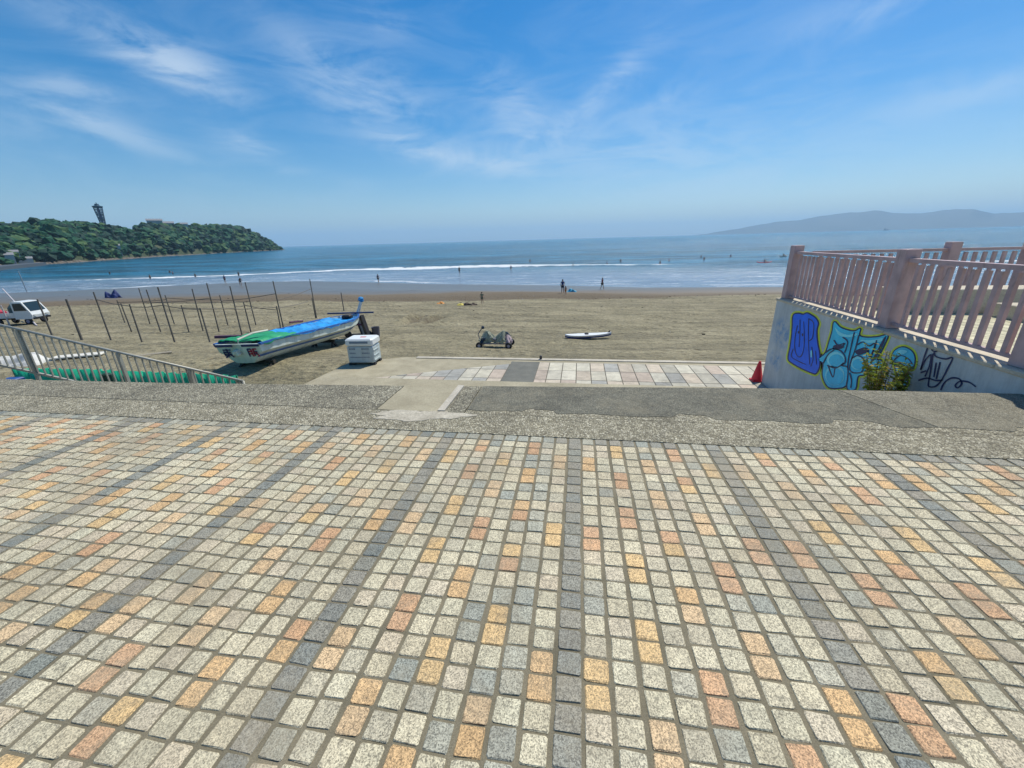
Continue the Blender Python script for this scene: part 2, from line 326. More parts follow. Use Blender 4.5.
# ------------------------------------------------------------------ paving of setts
P_ = 0.1018; PL_ = 0.0945; YE = 2.93
def sett_patch():
    mb = MB(); cols = []
    white = [(.57, .51, .355), (.54, .485, .335), (.59, .535, .375), (.55, .505, .355), (.56, .485, .345), (.51, .465, .335)]
    blue = [(.38, .375, .295), (.43, .415, .32), (.34, .35, .29)]
    dark = [(.25, .255, .21), (.28, .275, .225), (.225, .235, .205), (.295, .28, .225)]
    orng = [(.62, .41, .20), (.66, .46, .22), (.58, .36, .20), (.62, .45, .26)]
    V = []; Fc = []; base = 0
    for c in range(-150, 90):
        off = random.uniform(-.010, .010); xw = random.uniform(-.002, .002); lasto = None
        for r in range(0, 66):
            x = 0.003 + c * P_ + xw; y = YE - (r + .5) * PL_ + (off if r else 0)
            k = c % 10
            if k == 0: col = random.choice(dark)
            elif r == 0: col = random.choice(dark if random.random() < .45 else blue)
            elif (k in (3, 7) and r % 4 in (1, 2)) or (k == 5 and r % 4 in (3, 0)) or (k in (1, 9) and r % 8 in (3, 4)):
                if lasto is None: lasto = random.choice(orng)
                col = lasto if random.random() < .8 else random.choice(orng)
            elif c in (-3, -2) and random.random() < .6: col = random.choice(blue)
            elif random.random() < .06: col = random.choice(blue)
            else: col = random.choice(white)
            if not (k % 2 and r and col[0] > col[1] * 1.3): lasto = None
            q = random.uniform(.90, 1.07); t = random.uniform(-.012, .012); col = (col[0] * q + t, col[1] * q, col[2] * q - t * .6)
            hx = .0430 + random.uniform(-.0025, .0015); hy = .0438 + random.uniform(-.002, .0008)
            if k == 0: hx += .002
            if r == 0: hy += .001
            z = random.uniform(-.0015, .0012); tx = random.uniform(-.012, .012); ty = random.uniform(-.012, .012)
            z -= .0015 * (random.random() < .02); ro = random.uniform(-.03, .03)
            cr, sr = math.cos(ro), math.sin(ro); ch = random.uniform(.003, .0075)
            rings = []
            for (e, zz) in ((.001, -.016), (0, -.0035), (.0028, 0.0)):
                ax, ay = hx - e, hy - e
                for (a, b) in ((ax - ch, -ay), (ax, -ay + ch), (ax, ay - ch), (ax - ch, ay), (-ax + ch, ay), (-ax, ay - ch), (-ax, -ay + ch), (-ax + ch, -ay)):
                    jx = a + random.uniform(-.002, .002); jy = b + random.uniform(-.002, .002)
                    V.append((x + jx * cr - jy * sr, y + jx * sr + jy * cr, z + zz + (tx * a + ty * b if zz > -.01 else 0)))
            for L in (0, 8):
                for i in range(8): Fc.append((base + L + i, base + L + (i + 1) % 8, base + L + 8 + (i + 1) % 8, base + L + 8 + i))
            Fc.append(tuple(range(base + 16, base + 24))); cols += [col] * 17; base += 24
    mb.v = V; mb.f = Fc; mb.m = [0] * len(Fc)
    o = mb.build('pavement', M['sett']); vcolor(o, cols); tag(o, kind='structure')
    me = o.data; sm = np.zeros(len(me.polygons), bool); me.polygons.foreach_set('use_smooth', sm)
    return o
sett_patch()
def sheet(name, poly, z, mat, zb=None):
    o = MB().slab(poly, (z - .05) if zb is None else zb, z).build(name, mat); return tag(o, kind='structure')
sheet('pavement_bed', [(-40, -30), (30, -30), (30, YE + .0), (-40, YE + .0)], -.0045, M['joint'], -.25)

# ------------------------------------------------------------------ edge strip and upper landing
def yl(x): return float(np.interp(x, [-40, -7.2, -3.7, -1.0, 1.9, 4.3], [3.2, 3.80, 3.88, 4.06, 4.24, 4.28]))
YS = 3.32
def band(x0, x1, ya, yb, n=14, jag=0.0):
    xs = np.linspace(x0, x1, n); a = [(x, (ya(x) if callable(ya) else ya)) for x in xs]; b = [(x, (yb(x) if callable(yb) else yb) + random.uniform(-jag, jag)) for x in xs[::-1]]
    return a + b
W0 = 4.16
sheet('kerb_strip', band(-40, W0 + .0, YE + .0005, YS), .003, M['agg'], -.3)
xa, xb, xc, xd = -1.88, -1.28, -1.02, W0
sheet('ledge', band(-40, xa - .012, YS + .012, yl), .002, M['agg2'], -.5)
sheet('concrete_patch', [(xa, YS + .012), (xb, YS + .012), (xb, yl(xb)), (xa, yl(xa))], .003, M['conc'], -.5)
sheet('kerb_stone', [(xb + .004, YS + .02), (xb + .07, YS + .02), (xb + .07, yl(xb)), (xb + .004, yl(xb))], .015, M['conc_l'], -.5)
sheet('ledge_infill', [(xb + .075, YS + .012), (xc, YS + .012), (xc, yl(xc)), (xb + .075, yl(xb))], .001, M['agg2'], -.5)
# asphalt with an uneven near edge where the aggregate shows
edge = []
for x in np.arange(xc + .015, xd, .04):
    y = YS + .09 + .012 * math.sin(x * 9) + random.uniform(-.008, .008)
    for cx, w in ((-.32, .16), (1.02, .17), (2.30, .2), (3.6, .22)):
        if abs(x - cx) < w: y += .075 * min(1, (w - abs(x - cx)) / .05)
    edge.append((x, y))
sheet('ledge_base', [(xc + .01, YS + .012), (xd, YS + .012), (xd, yl(xd)), (xc + .01, yl(xc))], .0, M['agg'], -.5)
jx = 2.86
el = [p for p in edge if p[0] < jx]; er = [p for p in edge if p[0] >= jx]
sheet('asphalt', el + [(jx, el[-1][1])] + [(x, yl(x)) for x in np.linspace(2.58, xc + .015, 12)], .003, M['asphalt'], -.4)
sheet('asphalt_strip', [(jx + .012, er[0][1])] + er + [(x, yl(x)) for x in np.linspace(xd, 2.592, 6)], .0035, mat_aggregate('worn_asphalt', (.22, .205, .15), (.34, .318, .235), (.48, .45, .34), 85, .6, .4), -.4)
# smeared mortar on the strip in front of the patch
mb = MB(); pl = []
for k in range(70):
    a = 2 * math.pi * k / 70; rr = 1 + .16 * math.sin(3 * a + 1) + .1 * math.sin(7 * a) + random.uniform(-.08, .08)
    pl.append((-1.42 + .44 * math.cos(a) * rr, YS - .09 + .11 * math.sin(a) * rr + .03 * math.cos(a)))
tag(mb.slab(pl, .0, .0065).build('mortar_smear', mat_rough('mortar', (.34, .31, .24), (.56, .52, .42), 9, 60, .9, .003, .35)), kind='structure')
# the sea wall below the ledge
tag(MB().slab(band(-40, 14, -20, lambda x: yl(x) - .01), -3.2, -.26).build('sea_wall', M['conc'], None), 'weathered concrete sea wall carrying the promenade edge above the sand', 'wall')

# stairs down to the lower path, between the side railing and the graffiti wall
st = MB(); n = 11
for i in range(n):
    z = -(i + 1) * 1.7 / (n + 1); y0 = 4.30 + i * .345
    st.box(((W0 - 3.3) / 2, y0 + .172, (z - 2.2) / 2), (W0 + 3.3, .345, z + 2.2))
tag(st.build('beach_stairs', M['conc']), 'concrete steps going down from the landing to the tiled path', 'stairs')

# ------------------------------------------------------------------ lower path
ZL = -1.7
def xy(px, py): p = U(px, py, ZL); return (p[0], p[1])
pA, pB, pC, pD = xy(314, 381), xy(348, 363), xy(400, 360), xy(755, 360)
far_y = (pC[1] + pD[1]) / 2
apron = [(-6.7, 8.0), (9.0, 8.0), (9.0, 11.10), (pC[0], 11.02), (pB[0], pB[1] + .1), (-6.6, 8.7)]
sheet('lower_path', apron, ZL - .010, M['conc'], -2.6)
tag(MB().slab([(pC[0] + .4, 10.90), (9, 10.95), (9, 11.12), (pC[0] + .4, 11.05)], -2.5, ZL + .012).build('path_kerb', M['conc_l']), kind='structure')
def clip(poly, A, B):         # keep the left side of A->B
    out = []
    for i in range(len(poly)):
        p, q = poly[i], poly[(i + 1) % len(poly)]
        sp = (B[0] - A[0]) * (p[1] - A[1]) - (B[1] - A[1]) * (p[0] - A[0]); sq = (B[0] - A[0]) * (q[1] - A[1]) - (B[1] - A[1]) * (q[0] - A[0])
        if sp >= 0: out.append(p)
        if (sp >= 0) != (sq >= 0):
            t = sp / (sp - sq); out.append((p[0] + (q[0] - p[0]) * t, p[1] + (q[1] - p[1]) * t))
    return out
tb = MB(); tcol = []; TX, TYL = .36, .72
qa, qb, qc = xy(512, 363.6), xy(411, 373.6), xy(318, 384.5)
pal = [(.52, .49, .39), (.50, .42, .34), (.56, .53, .43), (.35, .35, .32), (.54, .47, .37), (.60, .57, .46), (.46, .44, .36)]
sx0, sx1 = xy(505, 375)[0] - .02, xy(533, 375)[0] + .06
for i in range(-22, 16):
    for j in range(5):
        x0 = i * TX + .011; x1 = (i + 1) * TX - .011; y1 = 10.72 - j * TYL - .011; y0 = y1 - TYL + .022
        if i >= 0 or True:
            if x1 > sx0 and x0 < sx1:
                if x0 < sx0: x1 = sx0 - .01
                elif x1 > sx1: x0 = sx1 + .01
                else: continue
        if x1 - x0 < .03 or x0 > 8: continue
        poly = [(x0, y0), (x1, y0), (x1, y1), (x0, y1)]
        if x0 < qa[0]:
            poly = clip(poly, qa, qb) if x0 < qa[0] else poly
            if len(poly) > 2: poly = clip(poly, qb, qc)
        if len(poly) < 3 or y1 < 8.0: continue
        z = ZL + random.uniform(-.001, .002); tb.slab(poly, ZL - .02, z)
        c = random.choice(pal); q = random.uniform(.85, 1.12); tcol += [tuple(v * q for v in c)] * (len(poly) + 2)
jb = [(x_, y_) for x_, y_ in ((-8.5, 8.02), (8.5, 8.02), (8.5, 10.72), (qa[0], 10.72))]; jb = clip(clip(jb, qa, qb), qb, qc)
sheet('path_bed', jb, ZL - .0075, mat_rough('dark_joint', (.10, .095, .075), (.17, .16, .125), 6, 90, .9, .002, .3), ZL - .04)
o = tb.build('path_paving', M['tile']); vcolor(o, tcol); tag(o, kind='structure')
sheet('asphalt_inlay', [(sx0, 8.0), (sx1, 8.0), (sx1, 10.75), (sx0, 10.75)], ZL - .002, M['asphalt_d'], ZL - .03)
tag(MB().box((xy(540, 362)[0], 11.0, ZL + .05), (.07, .07, .12), bev=.01).build('path_marker', simple('dark_iron', (.05, .05, .055), .6)), 'small dark stub bollard standing on the kerb above the asphalt inlay', 'bollard')

# ------------------------------------------------------------------ beach and sea sheets
def axis(lo, hi, fine, flo, fhi, g=1.12):
    a = list(np.arange(flo, fhi + 1e-6, fine)); st = fine
    while a[-1] < hi: st *= g; a.append(a[-1] + st)
    st = fine
    while a[0] > lo: st *= g; a.insert(0, a[0] - st)
    return np.array(a)
def grid(name, xs, ys, zf, mat, attrs):
    X, Y = np.meshgrid(xs, ys); Z = zf(X, Y); nx, ny = len(xs), len(ys)
    me = bpy.data.meshes.new(name); me.vertices.add(nx * ny); me.vertices.foreach_set('co', np.c_[X.ravel(), Y.ravel(), Z.ravel()].ravel())
    i, j = np.meshgrid(np.arange(nx - 1), np.arange(ny - 1)); a = (j * nx + i).ravel(); q = np.c_[a, a + 1, a + nx + 1, a + nx]
    me.loops.add(q.size); me.loops.foreach_set('vertex_index', q.ravel()); me.polygons.add(len(q)); me.polygons.foreach_set('loop_start', np.arange(0, q.size, 4))
    me.polygons.foreach_set('use_smooth', np.ones(len(q), bool)); me.materials.append(mat); me.update(calc_edges=True)
    for k, f in attrs.items():
        at = me.attributes.new(k, 'FLOAT', 'POINT'); at.data.foreach_set('value', f(X, Y).ravel().astype(np.float32))
    o = bpy.data.objects.new(name, me); COL.objects.link(o); return o
def curve(pk):
    p = sorted([tuple(G(a, b)[:2]) for a, b in pk]); return [q[0] for q in p], [q[1] for q in p]
BD = curve([(0, 309), (100, 305), (200, 302.5), (300, 300.5), (420, 302), (560, 299), (640, 298.5), (760, 295)])
BW = curve([(0, 304), (100, 300), (200, 297), (300, 294), (420, 293.5), (560, 291.5), (640, 288.5), (760, 286.5)])
dh = [(G(410, 322.5), G(429, 316)), (G(424, 322.5), G(442, 316))]
TRK = [(-36, 22.0, -9, 31.0, 2.0), (-36, 23.4, -9, 32.5, 2.0), (-38, 29, 12, 38.5, -1.5), (-38, 30.4, 12, 40.1, -1.5), (2, 41, 40, 33.5, 1.0), (2, 42.6, 40, 35.0, 1.0), (-30, 17.5, -15, 20, .6)]
def duv(X, Y, pr):
    c_ = (pr[0] + pr[1]) / 2; d_ = pr[1] - pr[0]; L_ = math.hypot(d_[0], d_[1]); ux, uy = d_[0] / L_, d_[1] / L_
    return ((X - c_[0]) * ux + (Y - c_[1]) * uy) / (L_ / 2), -(X - c_[0]) * uy + (Y - c_[1]) * ux
def dug(X, Y):
    D_ = np.zeros_like(X)
    for pr in dh:
        u, v = duv(X, Y, pr); D_ = np.maximum(D_, np.exp(-u ** 4 - ((v + .1 * np.sin(u * 6)) / .34) ** 4))
    for (x0, y0, x1, y1, am) in TRK:
        f = np.clip((X - x0) / (x1 - x0), 0, 1); yc = y0 + (y1 - y0) * f + am * np.sin(f * 3.1); d_ = np.exp(-((Y - yc) / .16) ** 2) * (X > min(x0, x1)) * (X < max(x0, x1)); D_ = np.maximum(D_, .38 * d_)
    return D_
def sandz(X, Y):
    Z = tz(X, Y); R2 = np.random.default_rng(3)
    Z = Z + R2.normal(0, .010, Z.shape) * (Y > 11.3) * (Y < 45)
    for pr in dh:
        u, v = duv(X, Y, pr); Z = Z - .42 * np.exp(-u ** 2 - (v / .3) ** 2) + .34 * np.exp(-u ** 2 - ((v - .6) / .3) ** 2)
    return Z
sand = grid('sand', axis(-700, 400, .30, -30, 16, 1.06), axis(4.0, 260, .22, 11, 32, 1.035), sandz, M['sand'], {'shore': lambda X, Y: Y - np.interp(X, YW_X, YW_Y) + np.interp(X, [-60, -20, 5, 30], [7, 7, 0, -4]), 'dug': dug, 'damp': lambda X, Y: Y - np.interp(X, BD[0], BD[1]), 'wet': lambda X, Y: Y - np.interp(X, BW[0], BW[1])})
tag(sand, kind='structure')
BK_X = [-400, -148, -122, -104, -90, -69, -50, -20, 6, 40, 120, 400]; BK_Y = [60, 90, 97, 102, 107, 117, 118, 123, 119, 113, 108, 105]
def brk(X, Y): return Y - np.interp(X, BK_X, BK_Y)
def seaz(X, Y):
    b = brk(X, Y); r = np.zeros_like(X) + SEA
    fade = np.clip((Y - np.interp(X, YW_X, YW_Y)) / 25, 0, 1)
    for k, (o_, h, w) in enumerate(((0, .55, 2.4), (9, .22, 3.0), (20, .26, 3.2), (33, .22, 3.6), (48, .25, 4), (66, .22, 5), (88, .25, 6))):
        lum = .5 + .5 * np.sin(X * (.045 + .008 * k) + k * 2.1) * np.sin(X * .021 + k)
        r = r + h * lum * np.exp(-((b - o_ + 3 * np.sin(X * .03 + k)) / w) ** 2)
    r = r + fade * .05 * np.sin(Y * .9 + X * .13) * (Y < 300)
    return r
sea = grid('sea', axis(-26000, 26000, 2.0, -160, 90, 1.12), axis(8, 26000, .7, 58, 190, 1.05), seaz, M['sea'],
           {'shore': lambda X, Y: Y - np.interp(X, YW_X, YW_Y), 'brk': brk})
tag(sea, kind='structure')
tag(MB().slab([(-27000, -800), (27000, -800), (27000, 27000), (-27000, 27000)], -24, -22).build('seabed', M['sand']), kind='structure')
tag(MB().slab([(-700, -400), (-40, -400), (-40, 3.2), (-700, 12)], -3.2, -.3).build('ground', M['conc']), kind='structure')
tag(MB().slab([(14, -400), (700, -400), (700, 3.9), (14, 3.9)], -3.2, -.3).build('ground', M['conc']), kind='structure')
tag(MB().slab([(-40, -400), (14, -400), (14, -30), (-40, -30)], -3.2, -.02).build('ground', M['conc']), kind='structure')

# ------------------------------------------------------------------ graffiti wall, terrace and fences
ZT = .2; YN = 9.45
def mat_wall():
    m, nt, b = newmat('grey_painted_wall'); v = objco(nt)
    c = ramp(nt, noise(nt, v, 1.7, 8, .65), [(.3, (.42, .46, .46)), (.55, (.53, .565, .56)), (.75, (.62, .64, .63))])
    sm = node(nt, 'ShaderNodeMapping'); sm.inputs['Scale'].default_value = (1, 3.0, .35); nt.links.new(v, sm.inputs[0])
    c = mix(nt, c, ramp(nt, noise(nt, sm.outputs[0], 3, 6, .7), [(.35, .82), (.6, 1.04)]), .8, 'MULTIPLY')
    sx = node(nt, 'ShaderNodeSeparateXYZ'); nt.links.new(v, sx.inputs[0])
    # old overspray of blue near the sea end
    def blob(y, z, ry, rz_):
        a = mth(nt, 'POWER', mth(nt, 'DIVIDE', mth(nt, 'SUBTRACT', sx.outputs[1], y), ry), 2.0); e = mth(nt, 'POWER', mth(nt, 'DIVIDE', mth(nt, 'SUBTRACT', sx.outputs[2], z), rz_), 2.0)
        return mth(nt, 'SUBTRACT', 1.0, mth(nt, 'ADD', a, e), None, True)
    f = mth(nt, 'MAXIMUM', blob(8.95, -.45, .5, .38), blob(9.0, -1.05, .35, .25))
    f = mth(nt, 'MULTIPLY', f, ramp(nt, noise(nt, v, 6, 7, .75), [(.42, 0.0), (.62, 1.0)]))
    c = mix(nt, c, (.10, .27, .50), f)
    nt.links.new(c, b.inputs['Base Color']); b.inputs['Roughness'].default_value = .7; bump(nt, b, noise(nt, v, 30, 5), .004); return m
wl = MB().box((W0 + .15, (3.0 + YN) / 2, (ZT - 2.6) / 2 - .025), (.30, YN - 3.0, ZT + 2.6 - .05)).build('graffiti_wall', mat_wall())
tag(wl, 'grey concrete wall sprayed with blue and turquoise graffiti beside the landing', 'wall')
cp = MB()
yy = 3.0
while yy < YN:
    y2 = min(yy + 1.6, YN + .03); cp.box((W0 + .145, (yy + y2) / 2, ZT - .025), (.33, y2 - yy - .008, .05), bev=.010); yy += 1.6
part_at(cp.build('coping', M['beige']), wl)

KX, KY, KS = 780.0, 300.0, 5.12
GC = [M_ for M_ in (simple('spray_yellow', (.68, .78, .05), .6, .2), simple('spray_navy', (.010, .022, .10), .5, .1), simple('spray_blue', (.0, .16, .95), .5, .15),
      simple('spray_turquoise', (.04, .62, .88), .5, .2, 4), simple('spray_pale_blue', (.25, .85, .98), .5, .15), simple('spray_teal_dark', (.03, .16, .25), .5, .2))]
def wp(p, lay, s=1):
    q = UX(KX + p[0] / KS, KY + p[1] / KS, W0); return (W0 - .0015 * lay - .001, q[1], q[2])
def smoothp(pts, closed=True, n=4):
    out = []; N = len(pts); P = np.array(pts, float)
    for i in range(N if closed else N - 1):
        p0, p1, p2, p3 = (P[(i - 1) % N], P[i], P[(i + 1) % N], P[(i + 2) % N]) if closed else (P[max(i - 1, 0)], P[i], P[i + 1], P[min(i + 2, N - 1)])
        for k in range(n):
            t = k / n; out.append(tuple(.5 * ((2 * p1) + (-p0 + p2) * t + (2 * p0 - 5 * p1 + 4 * p2 - p3) * t * t + (-p0 + 3 * p1 - 3 * p2 + p3) * t ** 3)))
    if not closed: out.append(tuple(P[-1]))
    return out
def grow(pts, d):
    P = np.array(pts); N = len(P); A = .5 * sum(P[i][0] * P[(i + 1) % N][1] - P[(i + 1) % N][0] * P[i][1] for i in range(N)); sgn = 1 if A > 0 else -1
    out = []
    for i in range(N):
        t = P[(i + 2) % N] - P[(i - 2) % N]; L = np.hypot(*t) + 1e-6; nrm = np.array([t[1], -t[0]]) / L * sgn; out.append(tuple(P[i] + nrm * d))
    return out
def fill(mb, pts, lay, mi):
    from mathutils.geometry import tessellate_polygon
    q = [Vector((a, b, 0)) for a, b in pts]; tr = tessellate_polygon([q]); mb.add([wp(p, lay) for p in pts], [tuple(t) for t in tr], mi)
def stroke(mb, pts, w, lay, mi, closed=False, n=5):
    S_ = smoothp(pts, closed, n); S_ = S_ + [S_[0]] if closed else S_
    P = np.array(S_); vs = []
    for i in range(len(P)):
        t = P[min(i + 1, len(P) - 1)] - P[max(i - 1, 0)]; L = np.hypot(*t) + 1e-6; nrm = np.array([t[1], -t[0]]) / L
        ww = 1.35 * w * (1 + .15 * math.sin(i * .7)); vs += [wp(P[i] + nrm * ww / 2, lay), wp(P[i] - nrm * ww / 2, lay)]
    mb.add(vs, [(2 * i, 2 * i + 1, 2 * i + 3, 2 * i + 2) for i in range(len(P) - 1)], mi)
def piece(shape, mi, d1=6, d2=14):
    mb = MB(); s = smoothp(shape); fill(mb, grow(s, d2), 1, 0); fill(mb, grow(s, d1), 3, 1); fill(mb, grow(s, -1), 4, mi); return mb
g1 = piece([(70, 80), (95, 70), (120, 75), (140, 68), (165, 80), (185, 95), (197, 120), (190, 150), (190, 190), (195, 230), (203, 270), (205, 320), (200, 350), (185, 375), (165, 372), (110, 348), (65, 322), (45, 300), (55, 240), (62, 190), (66, 140)], 2)
for s_ in ([(92, 130), (80, 190), (78, 245), (90, 285), (110, 288), (124, 250), (127, 190), (124, 110)], [(105, 100), (104, 180), (100, 240)], [(150, 95), (148, 200), (155, 330)], [(150, 95), (175, 120), (170, 190), (152, 210)], [(70, 250), (62, 290), (100, 315), (135, 330)], [(165, 240), (172, 300), (160, 340)], [(185, 260), (190, 330)]): stroke(g1, s_, 3, 6, 1)
for c_ in ((97, 165), (118, 178)): fill(g1, [(c_[0] + 4 * math.cos(a), c_[1] + 8 * math.sin(a)) for a in np.linspace(0, 6.28, 10)[:-1]], 6, 1)
fill(g1, smoothp([(160, 260), (166, 262), (166, 290), (160, 292)]), 6, 4)
g2 = piece([(280, 112), (310, 140), (350, 155), (385, 160), (413, 147), (408, 180), (440, 192), (500, 190), (553, 180), (540, 220), (520, 262), (498, 302), (522, 312), (530, 335), (500, 352), (455, 350), (436, 362), (432, 382), (400, 392), (388, 455), (352, 458), (344, 436), (320, 448), (262, 450), (236, 428), (220, 380), (224, 325), (198, 305), (235, 272), (255, 212), (270, 162)], 3)
def ell(cx, cy, rx, ry, n=22): return [(cx + rx * math.cos(a), cy + ry * math.sin(a)) for a in np.linspace(0, 2 * math.pi, n + 1)[:-1]]
fill(g2, ell(288, 305, 46, 40), 6, 4); fill(g2, ell(284, 385, 50, 52), 6, 4); fill(g2, ell(284, 392, 44, 44), 7, 3); fill(g2, ell(292, 310, 38, 32), 7, 3); fill(g2, ell(398, 322, 34, 34), 6, 4); fill(g2, ell(402, 328, 27, 26), 7, 3)
fill(g2, smoothp([(284, 140), (312, 165), (352, 178), (398, 170), (392, 182), (350, 190), (305, 180)]), 6, 4); fill(g2, smoothp([(420, 204), (470, 206), (535, 194), (522, 212), (470, 220), (425, 216)]), 6, 4)
for s_ in ([(236, 270), (270, 250), (310, 258), (335, 285), (338, 320), (318, 335), (350, 345), (350, 400), (344, 436)], [(224, 325), (250, 280), (280, 256)], [(245, 335), (290, 348), (330, 322)], [(252, 340), (275, 395), (285, 352)], [(385, 165), (370, 230), (355, 300), (350, 345)], [(408, 180), (390, 250), (372, 300), (360, 350), (378, 372), (420, 372)], [(372, 300), (400, 285), (430, 300), (436, 340), (420, 372)], [(280, 205), (300, 230), (335, 222), (305, 250), (275, 248), (300, 230)], [(325, 190), (350, 215), (335, 270)], [(395, 260), (440, 245), (455, 262), (400, 278)], [(400, 230), (430, 215), (460, 235), (490, 222), (480, 262), (462, 292), (455, 250)], [(500, 205), (485, 260), (470, 300), (498, 302)], [(360, 372), (370, 410), (366, 450)]): stroke(g2, s_, 4.5, 8, 1)
fill(g2, smoothp([(275, 238), (300, 228), (333, 240), (305, 252)]), 9, 1); fill(g2, smoothp([(390, 262), (440, 246), (456, 262), (410, 282)]), 9, 1)
fill(g2, smoothp([(535, 195), (548, 190), (520, 258), (482, 312), (462, 325), (500, 260)]), 6, 1)
g3 = piece([(575, 292), (590, 260), (620, 243), (650, 245), (680, 265), (693, 300), (685, 345), (665, 352), (640, 335), (615, 320), (588, 316)], 3, 5, 14)
s = smoothp([(590, 335), (610, 340), (640, 370), (655, 410), (645, 438), (625, 443), (612, 412), (600, 372)]); fill(g3, grow(s, 14), 2, 0); fill(g3, grow(s, 5), 3, 1); fill(g3, grow(s, -3), 4, 3)
fill(g3, smoothp([(600, 268), (625, 255), (655, 262), (640, 275), (612, 280)]), 6, 4)
stroke(g3, [(585, 312), (620, 285), (660, 300), (684, 330)], 4, 6, 1)
g4 = MB()
for s_ in ([(758, 245), (738, 300), (722, 358)], [(722, 358), (745, 310), (775, 280), (768, 335), (745, 392)], [(790, 268), (802, 290), (850, 302), (886, 296), (860, 352), (828, 412), (798, 442), (768, 444), (762, 428), (772, 370), (780, 318), (786, 275)],
           [(710, 412), (755, 400), (800, 412), (835, 410)], [(802, 320), (790, 395)], [(822, 318), (802, 405)], [(722, 372), (752, 362)], [(825, 462), (845, 422), (880, 400), (920, 404), (932, 428), (912, 450), (900, 436), (925, 416), (970, 421), (1005, 444)]): stroke(g4, s_, 6, 3, 1)
stroke(g4, ell(796, 250, 17, 14, 10), 5, 3, 1, True)
for g, l in ((g1, 'royal blue block letters outlined in navy and yellow'), (g2, 'turquoise bubble letters outlined in navy and yellow'), (g3, 'turquoise curl and drop outlined in navy'), (g4, 'navy spray tag with a looping line')):
    o = g.build('graffiti', GC); part_at(o, wl); o['label'] = l

# terrace body and floor
tag(MB().box((W0 + .31 + 10, (2.2 + YN) / 2 + .0, -1.35), (20, YN - 2.2 - .02, 2.9)).build('terrace', M['conc'], None), kind='structure')
tf = MB(); fc = []
for i in range(0, 30):
    for j in range(0, 34):
        x0 = W0 + .325 + i * .2; y0 = YN - .25 - (j + 1) * .2
        if y0 < 2.4: continue
        tf.box((x0 + .1, y0 + .1, .105), (.19, .19, .03)); q = random.uniform(.85, 1.1); fc += [(.60 * q, .56 * q, .38 * q)] * 6
o = tf.build('terrace_paving', M['tile']); vcolor(o, fc); tag(o, kind='structure')

def fence(name, A, B, zt, posts, label, base, H=1.1, mats=M['pink'], pw=.18, bw=(.055, .04), skip=False, sp=.15, mids=()):
    A = np.array(A, float); B = np.array(B, float); L = np.linalg.norm(B - A); d = (B - A) / L; an = math.atan2(d[1], d[0])
    root = empty(name, (A[0], A[1], base), label, 'fence')
    for t in posts[1 if skip else 0:]:
        p = A + d * t; h = H + .11; part_at(MB().box((p[0], p[1], base + h / 2), (pw, pw, h), rz=an, bev=.008).build('post', mats), root)
    for a, b in zip(posts[:-1], posts[1:]):
        pa = A + d * (a + pw / 2); pb = A + d * (b - pw / 2); mb = MB(); nb = max(2, int(round((b - a - pw) / sp)))
        for k in range(1, nb):
            p = pa + (pb - pa) * k / nb; w_ = 1.0
            mb.box((p[0], p[1], base + .06 + (H - .14) / 2), (bw[0], bw[1], H - .14), rz=an)
        mb.bar((*pa, base + .065), (*pb, base + .065), .05, .035)
        part_at(mb.build('baluster_panel', mats), root)
        part_at(MB().bar((*pa, base + H - .03), (*pb, base + H - .03), .085, .05).build('top_rail', mats), root)
    return root
FX = W0 + .16
q = [UX(x, y, FX)[1] for x, y in ((782, 297), (832, 308), (889, 327), (1008, 366))]
pl_ = [0.08, YN - 6.40, YN - 4.50, YN - 3.1]
fence('terrace_fence', (FX, YN - .0), (FX, 2.8), 0, pl_, 'mauve steel fence with square posts standing on top of the graffiti wall', ZT, .94)
fence('terrace_fence', (FX + .2, YN - .12), (FX + 16, YN - .12), 0, [.0, float(UY(936, 300, YN - .12)[0] - FX - .2), float(UY(1012, 300, YN - .12)[0] - FX - .2), 5.8, 7.6, 9.4, 12, 14], 'mauve steel fence along the sea side of the terrace behind the wall fence', ZT, .94, skip=True)
mb = MB(); y0 = YN - 1.5
sw = MB().box((W0 + 4.9, YN - 1.15, .12 + .2), (7.2, .55, .40), bev=.01).box((W0 + 5.3, YN - 2.15, .12 + .11), (5.6, .9, .22), bev=.01).build('seat_wall', M['beige'])
tag(sw, 'low beige stepped seat wall on the terrace behind the fence', 'bench')

# ------------------------------------------------------------------ traffic cone beside the wall
b = U(760.5, 383.5, ZL); b[1] = 9.56; b[0] = W0 - .06; zt_ = topz(761, 361, b)
cone = empty('traffic_cone', (b[0], b[1], ZL), 'red traffic cone standing against the sea end of the graffiti wall', 'traffic cone')
red = simple('red_plastic', (.72, .02, .04), .45, .1)
part_at(MB().lathe((b[0], b[1], ZL + .035), [(.11, 0), (.115, .02), (.028, zt_ - ZL - .06), (.018, zt_ - ZL - .04)], 20).build('cone_body', red, smooth=False), cone)
part_at(MB().box((b[0], b[1], ZL + .018), (.24, .24, .034), bev=.008).build('base_plate', red), cone)

